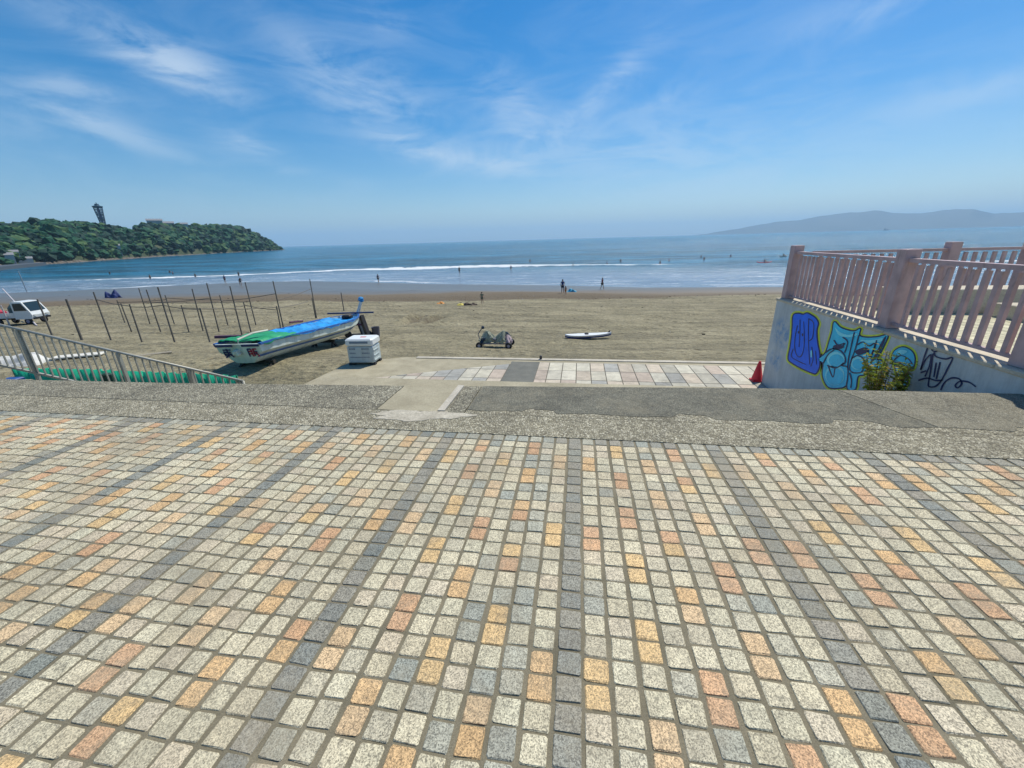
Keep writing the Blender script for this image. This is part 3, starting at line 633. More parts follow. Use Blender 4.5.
# ------------------------------------------------------------------ weeds at the wall foot
def weed(c, h, w, name, label, nst=26, seed=1):
    rd = random.Random(seed); st_ = MB(); lf = MB()
    for i in range(nst):
        a = rd.uniform(0, 6.28); r = rd.uniform(0, w * .28); hh = h * rd.uniform(.45, 1.0); lean = rd.uniform(.1, .5) * w
        p0 = Vector((c[0] + r * math.cos(a) * .5, c[1] + r * math.sin(a), c[2])); p2 = p0 + Vector((lean * math.cos(a) * .5, lean * math.sin(a), hh)); p1 = (p0 + p2) / 2 + Vector((0, 0, hh * .12))
        st_.tube([p0, p1, p2], [.006, .004, .002], 4)
        for k in range(30):
            t = rd.uniform(.12, 1.0); p = p0.lerp(p1, t * 2) if t < .5 else p1.lerp(p2, t * 2 - 1); q_ = rd.uniform(0, 6.28); Lf = rd.uniform(.03, .085); e = rd.uniform(-.3, .8)
            dv = Vector((math.cos(q_) * math.cos(e), math.sin(q_) * math.cos(e), math.sin(e))); sd = dv.cross(Vector((rd.uniform(-1, 1), rd.uniform(-1, 1), 1))).normalized() * Lf * rd.uniform(.15, .28)
            m_ = p + dv * Lf * .5; lf.add([p, m_ + sd, p + dv * Lf - Vector((0, 0, Lf * .2)), m_ - sd], [(0, 1, 2, 3)], rd.choice((0, 0, 0, 1)))
    root = empty(name, tuple(c), label, 'plant'); lm = mat_leaf('weed_leaf', (.16, .20, .03), (.30, .34, .05), (.50, .46, .10), 6)
    if 'tr' not in lm:
        nt = lm.node_tree; t_ = node(nt, 'ShaderNodeBsdfTranslucent'); t_.inputs[0].default_value = (.30, .38, .05, 1); mx = node(nt, 'ShaderNodeMixShader'); mx.inputs[0].default_value = .4; nt.links.new(nt.nodes['Principled BSDF'].outputs[0], mx.inputs[1]); nt.links.new(t_.outputs[0], mx.inputs[2]); nt.links.new(mx.outputs[0], nt.nodes['Material Output'].inputs[0]); lm['tr'] = 1
    part_at(st_.build('stem', simple('weed_stem', (.16, .12, .04), .8)), root)
    part_at(lf.build('foliage', [lm, simple('weed_dry_leaf', (.42, .30, .06), .8)]), root)
wy = UX(881, 385, W0 - .36)
weed((W0 - .36, wy[1], -.68), .68 + 1.0 * max(.1, (UX(881, 352, W0 - .13)[2])) + .05, .55, 'weed_clump', 'tall green and yellow weeds growing against the foot of the graffiti wall', 34, 3)
weed((W0 - .10, UX(898, 385, W0 - .13)[1], -.55), .50, .22, 'weed_clump', 'small thin weed sprouting right of the tall clump at the graffiti wall', 9, 5)

# ------------------------------------------------------------------ left railing beside the side stairs
gal = simple('galvanised_steel', (.38, .38, .33), .5, .2, 8, .2)
A = UY(-60, 311, 5.0); B = UY(243, 381, 5.75)
rail = empty('stair_railing', (A[0], A[1], A[2] - .9), 'grey galvanised railing sloping down beside the steps at the left', 'railing')
d = B - A; L = np.linalg.norm(d[:2]); hgt = .86
tp = MB(); tp.tube([A, B], .022, 8); tp.tube([B, B - np.array([0, 0, hgt])], .022, 8); part_at(tp.build('handrail', gal, smooth=True), rail)
lp = MB().bar(A - [0, 0, hgt - .1], B - [0, 0, hgt - .1], .035).build('bottom_rail', gal); part_at(lp, rail)
def tpx(px, py):   # parameter on the rail where the top passes this column
    best = min(np.linspace(0, 1, 400), key=lambda t: abs(proj(A + d * t)[0] - px)); return best
pt = [tpx(x, 0) for x in (17, 117, 189, 240)]
for t in pt: p = A + d * t; part_at(MB().bar(p - [0, 0, hgt + .35], p - [0, 0, .02], .052, .045).build('post', gal), rail)
bl = MB(); N = int(L / .112)
for k in range(1, N):
    t = k / N
    if min(abs(t - q) for q in pt) * L < .04: continue
    p = A + d * t; bl.bar(p - [0, 0, hgt - .1], p - [0, 0, .015], .019, .019)
part_at(bl.build('baluster_panel', gal), rail)
# side stairs under it (seen only from a step aside)
ss = MB()
for k in range(10):
    t0, t1 = k / 10, (k + 1) / 10; p = A + d * t0; p1 = A + d * t1; zt2 = p1[2] - hgt - .08
    ss.slab([(p[0], p[1] - .95), (p1[0] + .002, p1[1] - .95), (p1[0] + .002, p1[1] + .06), (p[0], p[1] + .06)], -2.4, zt2)
tag(ss.build('side_stairs', M['conc']), 'narrow concrete steps running along the sea wall under the grey railing', 'stairs')

# green net windbreak behind the railing
grn = simple('green_netting', (.012, .50, .30), .7, .3, 5)
def at_y(px, py, y): return UY(px, py, y)
Ya = 7.3
gn = empty('net_windbreak', tuple(at_y(120, 385, Ya)), 'long bright green net windbreak low on the sand behind the grey railing', 'windbreak')
tops = [(12, 369.5), (40, 368.5), (90, 369.5), (140, 371.5), (190, 373.5), (236, 376)]
mb = MB(); xs = np.linspace(12, 236, 150); vs = []
for i, x in enumerate(xs):
    y_ = np.interp(x, [a for a, _ in tops], [b for _, b in tops]) + .35 * math.sin(x * .5); yy_ = Ya + .035 * math.sin(i * .9) + .02 * math.sin(i * 2.3); tpz = at_y(x, y_, Ya); vs += [(tpz[0], yy_, tpz[2]), (tpz[0] + .01, yy_ + .02 * math.sin(i * 1.7), -1.80)]
mb.add(vs, [(2 * i, 2 * i + 1, 2 * i + 3, 2 * i + 2) for i in range(len(xs) - 1)]); nt_ = mb.build('net', grn, smooth=True); sol = nt_.modifiers.new('thickness', 'SOLIDIFY'); sol.thickness = .006; part_at(nt_, gn)
for x in (12, 60, 110, 160, 200, 236):
    p = at_y(x, np.interp(x, [a for a, _ in tops], [b for _, b in tops]) - 1, Ya + .05); part_at(MB().tube([(p[0], p[1], -1.85), p], .015, 6).build('stake', simple('dark_stake', (.06, .05, .045), .7)), gn)
# folded dark bag leaning in front of the net
p = at_y(108, 377, Ya - .25)
tag(MB().box((p[0], p[1], p[2] - .12), (.2, .12, .42), rz=.3, bev=.03).build('beach_bag', simple('dark_green_cloth', (.012, .06, .045), .8)), 'dark green bag standing against the green net windbreak', 'bag')
# white tarp heap, blue crate, and white board on the sand
def heap(name, c, sx, sy, h, mat, label, cat, seed=1, rz=0, n=22):
    R2 = np.random.default_rng(seed); vs = []; fs = []; ph = R2.uniform(0, 6.28, 8)
    for j in range(n + 1):
        for i in range(n + 1):
            u, v = 2 * i / n - 1, 2 * j / n - 1; e = max(0, 1 - (abs(u) ** 3 + abs(v) ** 3)); 
            w = .5 + .28 * math.sin(u * 4 + ph[0] + 2 * v) + .22 * math.sin(v * 5 + ph[1] - 3 * u) + .1 * math.sin(u * 11 + ph[2]) * math.sin(v * 9 + ph[3])
            x, y = u * sx * (1 + .1 * math.sin(v * 5 + ph[4])), v * sy * (1 + .1 * math.sin(u * 6 + ph[5]))
            vs.append((c[0] + x * math.cos(rz) - y * math.sin(rz), c[1] + x * math.sin(rz) + y * math.cos(rz), c[2] - .02 + h * e ** .5 * max(.12, w)))
    for j in range(n):
        for i in range(n): a = j * (n + 1) + i; fs.append((a, a + 1, a + n + 2, a + n + 1))
    o = MB().add(vs, fs).build(name, mat, smooth=True); s_ = o.modifiers.new('thickness', 'SOLIDIFY'); s_.thickness = .01
    return tag(o, label, cat) if cat else o
wht = simple('white_canvas', (.62, .62, .58), .75, .15)
p = G(18, 362); heap('canvas_heap', (p[0], p[1], p[2]), 1.15, .5, .35, wht, 'crumpled white canvas lying on the sand at the far left behind the railing', 'canvas', 4)
tag(MB().box((*at_y(7, 372, 6.9)[:2], -1.35), (.35, .3, .3), rz=.2, bev=.02).build('crate', simple('blue_plastic', (.02, .07, .25), .5)), 'blue plastic crate at the left end of the green net', 'crate')
p0, p1 = G(54, 359.5), G(104, 355); c = (p0 + p1) / 2; dd = p1 - p0
tag(MB().box((c[0], c[1], c[2] + .06), (np.linalg.norm(dd[:2]), .42, .05), rz=math.atan2(dd[1], dd[0]), bev=.01).build('board', simple('white_board', (.72, .70, .62), .6)), 'flat white board lying on the sand behind the grey railing', 'board')
tag(MB().tube([G(128, 358) + [0, 0, .03], G(172, 353) + [0, 0, .04]], .035, 6).build('plank', simple('grey_driftwood', (.40, .36, .29), .9)), 'thin grey plank on the sand left of the boat', 'plank')

# ------------------------------------------------------------------ pole frame of an unfinished beach hut
wood = simple('weathered_pole', (.16, .145, .125), .85, .3, 4)
PL = [(141, 288, 150, 324), (150, 289.5, 161, 332), (160, 287, 174.7, 342), (167, 295, 174.5, 324), (131, 304, 142, 342), (181, 305, 189, 332), (195, 288.5, 203, 331),
      (201, 308, 210, 342), (208, 283, 219, 332), (222, 295, 228, 325), (233, 286, 242, 335), (244, 302, 251, 332), (246.5, 282, 256, 325), (273.5, 281, 284, 330), (276.6, 306, 281, 331),
      (306, 279, 316.6, 318), (313, 298, 315.6, 318), (94, 292, 111, 340), (118, 300, 125, 323), (123, 303, 132, 332)]
bases = [G(bx, by) for _, _, bx, by in PL]; tps = [topz(t[0], t[1], bp) for t, bp in zip(PL, bases)]
c0 = np.mean(bases, axis=0)
fr = empty('hut_framework', (c0[0], c0[1], float(tz(c0[0], c0[1]))), 'tall dark pole framework of a beach hut on the sand left of the boat', 'framework')
for (bp, zt2) in zip(bases, tps):
    lean = random.uniform(-.05, .05); zt2 = min(max(zt2, bp[2] + 1.2), bp[2] + 3.6)
    part_at(MB().tube([bp - [0, 0, .4], (bp[0] + lean, bp[1] + random.uniform(-.03, .03), zt2)], [.036, .028], 7).build('pole', wood), fr)
def rail_at(a, b, fa, fb, r=.018):
    pa = bases[a] + [0, 0, 0]; pb = bases[b] + [0, 0, 0]; za = pa[2] + (tps[a] - pa[2]) * fa; zb = pb[2] + (tps[b] - pb[2]) * fb
    m_ = [(pa[0], pa[1], za), ((pa[0] + pb[0]) / 2, (pa[1] + pb[1]) / 2, (za + zb) / 2 - .05), (pb[0], pb[1], zb)]
    part_at(MB().tube(m_, r, 5).build('rail', wood), fr)
for a, b, fa, fb in ((4, 2, .93, .68), (2, 7, .68, .95), (7, 14, .98, .95), (5, 10, .9, .55), (10, 11, .6, .9), (13, 15, .62, .75), (9, 13, .8, .75), (3, 9, .9, .85), (0, 12, .6, .55), (1, 8, .7, .7), (17, 4, .85, .95), (18, 3, .9, .85), (11, 14, .9, .85), (16, 14, .9, .9)):
    rail_at(a, b, fa, fb)
def lone(t, mat, label, r=.045, lean=0):
    bp = G(t[2], t[3]); z_ = topz(t[0], t[1], bp); z_ = min(z_, bp[2] + 4.5)
    tag(MB().tube([(bp[0], bp[1], bp[2] - .3), (bp[0] + lean, bp[1], z_)], [r, r * .75], 7).build('pole', mat, loc=tuple(bp)), label, 'pole')
lone((39, 299, 52, 335), wood, 'thin dark pole stuck in the sand just right of the white truck')
lone((68, 299, 82, 340), wood, 'dark lashed pole standing between the white truck and the pole framework', .055)
lone((341.6, 292.5, 344, 311), wood, 'slim dark pole standing behind the bow of the boat')
pale = simple('pale_pole', (.60, .55, .55), .6)
lone((3, 305, 10, 326), pale, 'pale pinkish pole leaning at the rear of the white truck', .05)
lone((17, 271, 27, 292), simple('grey_pole', (.30, .36, .40), .6), 'tall grey pole near the water above the white truck', .09)
tag(MB().tube([G(26, 304) + [0, -1.2, 1.6], G(37, 326) + [0, 0, .02]], .045, 6).build('pole', pale), 'white pole leaning against the cab of the small truck', 'pole')

# ------------------------------------------------------------------ boat
hullw = simple('hull_white', (.68, .76, .71), .45, .14, 2.5, 0, .002, 20); blue = simple('boat_blue_paint', (.02, .12, .42), .4, .2)
_g0 = G(248, 370); _g1 = G(362, 336); T0 = _g0.copy(); T1 = _g1.copy(); T1[2] = topz(356, 313, _g1)
hd = math.atan2(T1[1] - T0[1], T1[0] - T0[0]); LB = math.hypot(T1[0] - T0[0], T1[1] - T0[1]) - .2
gz = float(tz(T0[0], T0[1])); gz1 = float(tz(T1[0], T1[1]))
def bl_(p):   # boat-local -> world (x along the keel from the transom)
    return (T0[0] + p[0] * math.cos(hd) - p[1] * math.sin(hd), T0[1] + p[0] * math.sin(hd) + p[1] * math.cos(hd), p[2])
boat = empty('fishing_boat', tuple(T0[:2]) + (gz,), 'pale wooden fishing boat with blue trim covered by green and blue tarps', 'boat')
ns = 22; ST = []
for i in range(ns + 1):
    t = i / ns; x = t * LB
    w = .60 + .20 * math.sin(min(1, t * 1.5) * math.pi / 2) if t < .55 else .80 * (1 - ((t - .55) / .45) ** 2.3) + .03
    sheer = gz + .80 - .16 * math.sin(t * math.pi) + (T1[2] - gz - .80) * t ** 1.6 * 1.0
    keel = gz + .20 + (gz1 + .42 - gz - .20) * t + (.55 * max(0, t - .8) / .2 if t > .8 else 0) ** 1
    wb = w * (.55 if t < .6 else .55 * (1 - (t - .6) * .9)); st_x = -.10 if i == 0 else 0
    ST.append((x, w, wb, sheer, keel))
weather(hullw, (.30, .32, .25), 2.5, .48, .66, .6)
def hull_mesh(seg, name, mat, off=0):
    mb = MB(); rows = []
    for (x, w, wb, sh, k) in ST:
        D = sh - k; prof = [(0, k), (wb * .7, k + .01), (wb, k + .07 * D / .5), ((w + wb) / 2 * 1.03, k + D * .45), (w * .985, k + D * .58), (w, k + D * .8), (w * 1.01, sh)]
        pr = [(-a, b_) for a, b_ in prof[::-1]] + prof[1:]
        rows.append([bl_((x + (.16 * (b_ - k) / D - .16 if x == 0 else 0) * -0 - (.18 * (b_ - k) / D if x == 0 else 0), a, b_)) for a, b_ in pr])
    n_ = len(rows[0]); vs = [p for r_ in rows for p in r_]
    fs = [(i * n_ + j, i * n_ + j + 1, (i + 1) * n_ + j + 1, (i + 1) * n_ + j) for i in range(len(rows) - 1) for j in range(n_ - 1)]
    fs.append(tuple(range(n_))); fs.append(tuple(len(vs) - n_ + j for j in range(n_ - 1, -1, -1)))
    return mb.add(vs, fs), rows
hm, rows = hull_mesh(None, 'hull', hullw)
ho = hm.build('hull', hullw); part_at(ho, boat); sdf = ho.modifiers.new('thickness', 'SOLIDIFY'); sdf.thickness = .03
def strip(jt, jb, out, nm, mat, side):
    mb = MB(); vs = []
    for (x, w, wb, sh, k) in ST:
        D = sh - k; f = lambda h: float(np.interp(h, [0, .15, .45, .58, .8, 1.0], [wb * .7, wb, (w + wb) / 2 * 1.03, w * .985, w, w * 1.01]))
        xx = lambda h: x - (.18 * h if x == 0 else 0)
        for h in (jt, jb): vs += [bl_((xx(h), side * (f(h) + out), k + D * h)), bl_((xx(h), side * (f(h) - .03), k + D * h))]
    n_ = 4; fs = []
    for i in range(len(ST) - 1):
        for a, b_ in ((0, 2), (2, 3), (3, 1), (1, 0)): fs.append((i * n_ + a, i * n_ + b_, (i + 1) * n_ + b_, (i + 1) * n_ + a))
    fs += [(0, 1, 3, 2), (len(vs) - 4, len(vs) - 2, len(vs) - 1, len(vs) - 3)]
    part_at(mb.add(vs, fs).build(nm, mat), boat)
for sd in (-1, 1):
    strip(1.03, .93, .045, 'gunwale', blue, sd); strip(.40, .31, .028, 'rubbing_strake', blue, sd)
# tarps over the open hull
def tarp(t0, t1, mat, name, lift, seed, over=.06):
    R2 = random.Random(seed); mb = MB(); vs = []; n1, n2 = 26, 14; ph = [R2.uniform(0, 6) for _ in range(6)]
    for i in range(n1 + 1):
        t = t0 + (t1 - t0) * i / n1; x = t * LB; w = np.interp(t, [k / ns for k in range(ns + 1)], [q_[1] for q_ in ST]); sh = np.interp(t, [k / ns for k in range(ns + 1)], [q_[3] for q_ in ST])
        for j in range(n2 + 1):
            v = 2 * j / n2 - 1; z = sh + .035 + lift * (1 - v * v) * (.7 + .3 * math.sin(t * 14 + ph[0])) + .035 * math.sin(t * 40 + ph[1] + 3 * v) * (1 - v ** 4) + .03 * math.sin(v * 9 + t * 33 + ph[2]) * math.sin(t * 61 + ph[4]) + .015 * math.sin(v * 21 - t * 80 + ph[5])
            if abs(v) > .93: z -= .07 + .04 * math.sin(t * 30 + ph[3])
            vs.append(bl_((x, v * (w + over), z)))
    fs = [(i * (n2 + 1) + j, i * (n2 + 1) + j + 1, (i + 1) * (n2 + 1) + j + 1, (i + 1) * (n2 + 1) + j) for i in range(n1) for j in range(n2)]
    o = mb.add(vs, fs).build(name, mat, smooth=True); s_ = o.modifiers.new('thickness', 'SOLIDIFY'); s_.thickness = .012; part_at(o, boat)
    return o
t_ = tarp(-.005, .20, simple('green_tarp', (.012, .30, .12), .5, .3, 3), 'tarpaulin', .03, 1); t_['label'] = 'green tarp over the stern half'
t_ = tarp(.18, .80, simple('blue_tarp', (.01, .30, .74), .5, .45, 4.5), 'tarpaulin', -.30, 2); t_['label'] = 'blue tarp sagging over the middle'
# foredeck opening, crossbar, bow post
mb = MB(); xb_ = .86 * LB; shb = np.interp(.86, [k / ns for k in range(ns + 1)], [q_[3] for q_ in ST]); 
mb.box(bl_((xb_, 0, shb - .10)), (.7, .8, .05), rz=hd); part_at(mb.build('foredeck', simple('inner_blue', (.03, .22, .55), .5)), boat)
part_at(MB().box(bl_((xb_ - .1, -.05, shb + .0)), (.34, .4, .18), rz=hd, bev=.04).build('fish_basket', simple('black_rubber', (.02, .02, .022), .6)), boat)
cb = MB().bar(bl_((xb_ + .2, .95, shb + .12)), bl_((xb_ + .2, -1.15, shb + .12)), .07, .06).build('crossbar', simple('dark_blue_wood', (.03, .06, .16), .6)); part_at(cb, boat)
bt = bl_((LB + .02, -.02, T1[2] - .05)); bp2 = U(362, 297, 0); 
tipz = topz(356.5, 297, np.array(bt))
tp_ = (bt[0] + .22, bt[1] + .1, bt[2] + .62)
part_at(MB().tube([(bt[0] - .12, bt[1] - .12, bt[2] - .15), bt, tp_], [.10, .10, .08], 8).build('bow_post', simple('white_paint', (.78, .80, .80), .5)), boat)
kn = MB()
for k in range(5): kn.lathe((tp_[0] + .03 * math.cos(k * 2.1), tp_[1] + .03 * math.sin(k * 2.1), tp_[2] - .02 + .03 * k), [(.03, -.03), (.10, 0), (.11, .06), (.05, .1)], 9)
part_at(kn.build('rope_knot', simple('blue_rope', (.03, .25, .55), .8)), boat)
# writing on the transom: two painted emblems
tx = ST[0]
def tp2(a, h): D = tx[3] - tx[4]; return bl_((-.18 * h - .045, a, tx[4] + D * h))
def glyph(cx, strokes, s, c_i):
    mb = MB()
    for k, (a0, b0, a1, b1) in enumerate(strokes):
        p = np.array([cx - a0 * s, b0]); q_ = np.array([cx - a1 * s, b1]); d_ = q_ - p; Ln = np.hypot(d_[0], d_[1] * .6) + 1e-6; n_ = np.array([-d_[1] * .6, d_[0]]) / Ln * .021; n2_ = np.array([n_[0], n_[1] / .6])
        mb.add([tp2(*(p + n2_)), tp2(*(q_ + n2_)), tp2(*(q_ - n2_)), tp2(*(p - n2_))], [(0, 1, 2, 3)], c_i if k % 3 else 0)
    return mb
ink = [simple('navy_lettering', (.012, .03, .14), .5), simple('red_lettering', (.45, .03, .06), .5)]
K1 = [(-.5, .72, .5, .72), (-.4, .60, .4, .60), (0, .78, 0, .38), (-.5, .48, .5, .48), (-.45, .66, -.45, .40), (.1, .55, .55, .35), (-.05, .45, -.5, .32)]
K2 = [(-.5, .74, -.1, .74), (-.5, .62, -.1, .62), (-.5, .50, -.1, .50), (-.5, .74, -.5, .36), (-.1, .74, -.1, .36), (.1, .74, .55, .74), (.1, .60, .55, .60), (.15, .74, .1, .38), (.3, .6, .6, .36), (.1, .5, .5, .48)]
e1 = glyph(.33, K1, .22, 0).build('lettering', ink); part_at(e1, boat); e2 = glyph(-.36, K2, .24, 1).build('lettering', ink); part_at(e2, boat)
part_at(MB().add([tp2(.62, .97), tp2(.12, .97), tp2(.12, .86), tp2(.6, .86)], [(0, 1, 2, 3)]).add([tp2(-.12, .97), tp2(-.62, .97), tp2(-.6, .86), tp2(-.12, .86)], [(0, 1, 2, 3)]).build('name_band', ink), boat)
rp = MB(); 
for (a, h) in ((.02, .62), (-.02, .52), (.06, .56)): q_ = tp2(a, h); rp.lathe((q_[0] - .03, q_[1] - .05, q_[2]), [(.02, -.06), (.07, -.03), (.075, .03), (.03, .07)], 9)
rp.tube([tp2(0, .6), bl_((-.1, .0, tx[3] + .1)), bl_((.3, -.2, tx[3] + .19)), bl_((.75, -.35, tx[3] + .17))], .03, 6)
part_at(rp.build('mooring_rope', simple('white_rope', (.68, .67, .58), .9)), boat)
part_at(MB().bar(bl_((.5, 1.05, tx[3] + .06)), bl_((.5, .3, tx[3] + .06)), .07, .07).build('crossbar', simple('maroon_paint', (.10, .02, .08), .5)), boat)
# trestles that carry the boat and the black cradle at the bow
def trestle(name, x, hw, label):
    k = np.interp(x, [q_[0] for q_ in ST], [q_[4] for q_ in ST]); c = bl_((x, 0, k)); g = float(tz(c[0], c[1])); mb = MB(); dw = simple('dark_timber', (.035, .032, .028), .8)
    mb.bar(bl_((x, -hw, k - .06)), bl_((x, hw, k - .06)), .12, .10)
    for s_ in (-1, 1): 
        for e in (-.22, .22): mb.bar(bl_((x + e, s_ * hw * .9, g - .05)), bl_((x, s_ * hw * .8, k - .08)), .07)
    tag(mb.build(name, dw, loc=(c[0], c[1], g)), label, 'trestle')
trestle('boat_trestle', .5, .5, 'dark timber trestle under the stern of the boat')
trestle('boat_trestle', LB * .55, .45, 'dark timber trestle under the middle of the boat')
blk = simple('black_steel', (.012, .012, .014), .45); c = bl_((LB - .05, -.25, 0)); g = float(tz(c[0], c[1]))
cr = empty('boat_cradle', (c[0], c[1], g), 'black steel cradle with wheels propping up the bow of the boat', 'cradle')
part_at(MB().bar((c[0] - .05, c[1], T1[2] - .12), (c[0] + .38, c[1] - .35, g + .05), .16, .30).bar((c[0] - .35, c[1] + .1, T1[2] - .25), (c[0] - .02, c[1] - .1, g + .05), .10, .16).bar((c[0] + .3, c[1] + .2, g + .1), (c[0] - .9, c[1] - .1, g + .1), .09).build('frame', blk), cr)
part_at(MB().bar((c[0] - .95, c[1] - .05, g + .62), (c[0] + .1, c[1] - .1, g + .62), .07).build('crossbar', simple('maroon_paint', (.10, .02, .08), .5)), cr)
for e in (-.75, .35): part_at(MB().wheel((c[0] + e, c[1] - .22, g + .17), .18, .1, 1.57).build('wheel', blk), cr)
bx_ = (c[0] + .62, c[1] - .05, g)
tag(MB().lathe(bx_, [(.13, 0), (.16, .02), (.19, .46), (.20, .5), (.17, .5), (.15, .1)], 14).build('bucket', simple('grey_bucket', (.10, .10, .13), .5)), 'dark grey bucket on the sand right of the boat bow', 'bucket')

# ------------------------------------------------------------------ white insulated box
p = U(366, 362.5, ZL - .012); bw_, bd_, bh = .74, .55, .72
c = (p[0], p[1], ZL - .012)
box = empty('cool_box', c, 'big white insulated fish box standing on the concrete beside the boat', 'box', rz=.10)
wp_ = simple('white_plastic', (.50, .58, .59), .35, .06)
def bb(c_, d_, bev=.0, mi=0): return MB().box(c_, d_, bev=bev, mi=mi)
weather(wp_, (.30, .30, .26), 5, .5, .7, .5)
o = bb((0, 0, .05 + .25), (bw_, bd_, .48), .03).build('body', wp_, box)
o = bb((0, 0, .65), (bw_ + .04, bd_ + .04, .20), .035).build('lid', simple('white_lid', (.75, .78, .77), .35, .05), box)
gr = simple('grey_print', (.20, .26, .33), .6)
for (xa_, xb2, z_, h_) in ((-.30, -.13, .47, .05), (.05, .28, .47, .05), (-.30, -.13, .35, .04), (.05, .28, .35, .04), (-.30, .28, .235, .025)):
    lb = MB(); lb.box(((xa_ + xb2) / 2, -bd_ / 2 - .001, z_ - h_ * .4), (xb2 - xa_, .004, .006)); x_ = xa_
    while x_ < xb2 - .02:
        w_ = min(random.uniform(.02, .05), xb2 - x_); lb.box((x_ + w_ / 2, -bd_ / 2 - .0015, z_ + .002), (w_, .005, h_ * random.uniform(.7, .95))); x_ += w_ + .010
    lb.build('lettering', gr, box)
bb((-.05, -bd_ / 2 - .002, .37), (.13, .005, .16)).build('sticker', wp_, box)
bb((0, -bd_ / 2 - .023, .655), (.52, .008, .055), .003).build('handle', gr, box)
bb((.03, 0, .752), (.16, .10, .004)).build('warning_sticker', simple('red_sticker', (.6, .12, .12), .5), box)
for s_ in (-1, 1):
    for (a, b_) in ((.25, .05), (-.25, .05)): bb((a * 1.2, s_ * bd_ * .36, .03), (.16, .12, .055)).build('foot', simple('black_foot', (.03, .03, .035), .7), box)
for z_ in (.42, .27, .14): bb((bw_ / 2 + .006, -.05, z_), (.02, .36, .03), .004).build('rib', wp_, box)

# ------------------------------------------------------------------ covered beach cart
p = G(496, 347); ct = empty('beach_cart', tuple(p), 'low beach cart heaped with a crumpled olive cover alone on the open sand', 'cart')
fm = simple('cart_frame', (.16, .17, .20), .5)
q0 = MB()
for yy_ in (-.28, .28): q0.bar((-.62, yy_, .20), (.62, yy_, .20), .04)
for xx_ in (-.6, -.2, .2, .6): q0.bar((xx_, -.28, .2), (xx_, .28, .2), .035)
q0.tube([(-.6, 0, .2), (-.68, 0, .5), (-.48, 0, .78)], .018, 6)
q0.build('frame', fm, ct)
for xx_ in (-.58, .55):
    for yy_ in (-.33, .33): w_ = MB().wheel((xx_, yy_, .13), .13, .07, 1.57).build('wheel', simple('black_rubber', (.02, .02, .022), .6), ct); MB().wheel((xx_, yy_ - .0, .13), .06, .08, 1.57, 10).build('hub', simple('hub_white', (.5, .45, .5), .5), w_)
def peaks(name, cx, cy, rx, ry, h, mat, seed, px=.0):
    R2 = np.random.default_rng(seed); n = 20; vs = []; ph = R2.uniform(0, 6.28, 6)
    for i in range(9):
        f = i / 8
        for k in range(n):
            a = 2 * math.pi * k / n; rr = (1 - f ** 1.8 * .85) * (1 + .20 * math.sin(3 * a + ph[0]) + .12 * math.sin(5 * a + ph[1] + f * 3) + .13 * math.sin(8 * a + ph[2] + 5 * f))
            vs.append((cx + px * f + rx * rr * math.cos(a), cy + ry * rr * math.sin(a), .22 + h * f + .03 * math.sin(4 * a + ph[3]) * (1 - f)))
    fs = [(i * n + k, i * n + (k + 1) % n, (i + 1) * n + (k + 1) % n, (i + 1) * n + k) for i in range(8) for k in range(n)] + [tuple(8 * n + k for k in range(n))]
    return MB().add(vs, fs).build(name, mat, ct)
ol = simple('olive_cover', (.36, .38, .28), .85, .4, 9); nv = simple('navy_cover', (.02, .05, .09), .8, .3, 6)
peaks('cover', -.20, 0, .30, .27, .42, ol, 1, -.12); peaks('cover', .14, -.05, .24, .24, .44, ol, 5, .20); o = peaks('bag', .24, .06, .30, .22, .36, nv, 8, .16); o['label'] = 'dark navy bag under the cover'
peaks('towel', .48, -.08, .18, .2, .28, simple('pink_towel', (.50, .40, .42), .9, .3, 9), 9, 0); peaks('towel', -.46, -.08, .16, .2, .22, nv, 11, 0)
for k_ in range(9):
    a_ = random.uniform(-.62, .6); MB().box((a_, random.uniform(-.30, -.15), .22 + random.uniform(.04, .2)), (random.uniform(.06, .16), .1, random.uniform(.05, .14)), rz=random.uniform(0, 3), ry=random.uniform(-.6, .6), bev=.02).build('gear', random.choice([fm, nv, ol, simple('pale_gear', (.5, .5, .46), .6)]), ct)
# grip of the tiller
MB().lathe((-.48, 0, .76), [(.02, -.06), (.06, -.03), (.06, .03), (.02, .06)], 10).build('grip', nv, ct)

# ------------------------------------------------------------------ surfboard
p0, p1 = G(565, 338.5), G(611, 338); c = (p0 + p1) / 2; dd = p1 - p0; Ls = np.linalg.norm(dd[:2]); an = math.atan2(dd[1], dd[0])
sb = empty('surfboard', (c[0], c[1], c[2]), 'white surfboard with a blue underside lying on the sand', 'surfboard', rz=an)
def sboard(z0, z1, sc, nm, mat):
    n = 24; top = []; 
    for k in range(n + 1): t = k / n; x = (t - .5) * Ls; top.append((x, .29 * sc * math.sin(math.pi * t ** .8) ** .6 if 0 < t < 1 else 0, (.05 * (2 * t - 1) ** 4)))
    mb = MB(); vs = []
    for (x, w, zz) in top: vs += [(x, -w, z1 + zz - .015), (x, 0, z1 + zz), (x, w, z1 + zz - .015), (x, w * .9, z0 + zz), (x, -w * .9, z0 + zz)]
    fs = [(i * 5 + a, i * 5 + (a + 1) % 5, (i + 1) * 5 + (a + 1) % 5, (i + 1) * 5 + a) for i in range(n) for a in range(5)]
    return mb.add(vs, fs).build(nm, mat, sb)
sboard(.12, .20, .85, 'deck', simple('board_white', (.78, .80, .82), .35, .05)); sboard(.05, .117, .72, 'hull', simple('board_blue', (.03, .06, .25), .4))
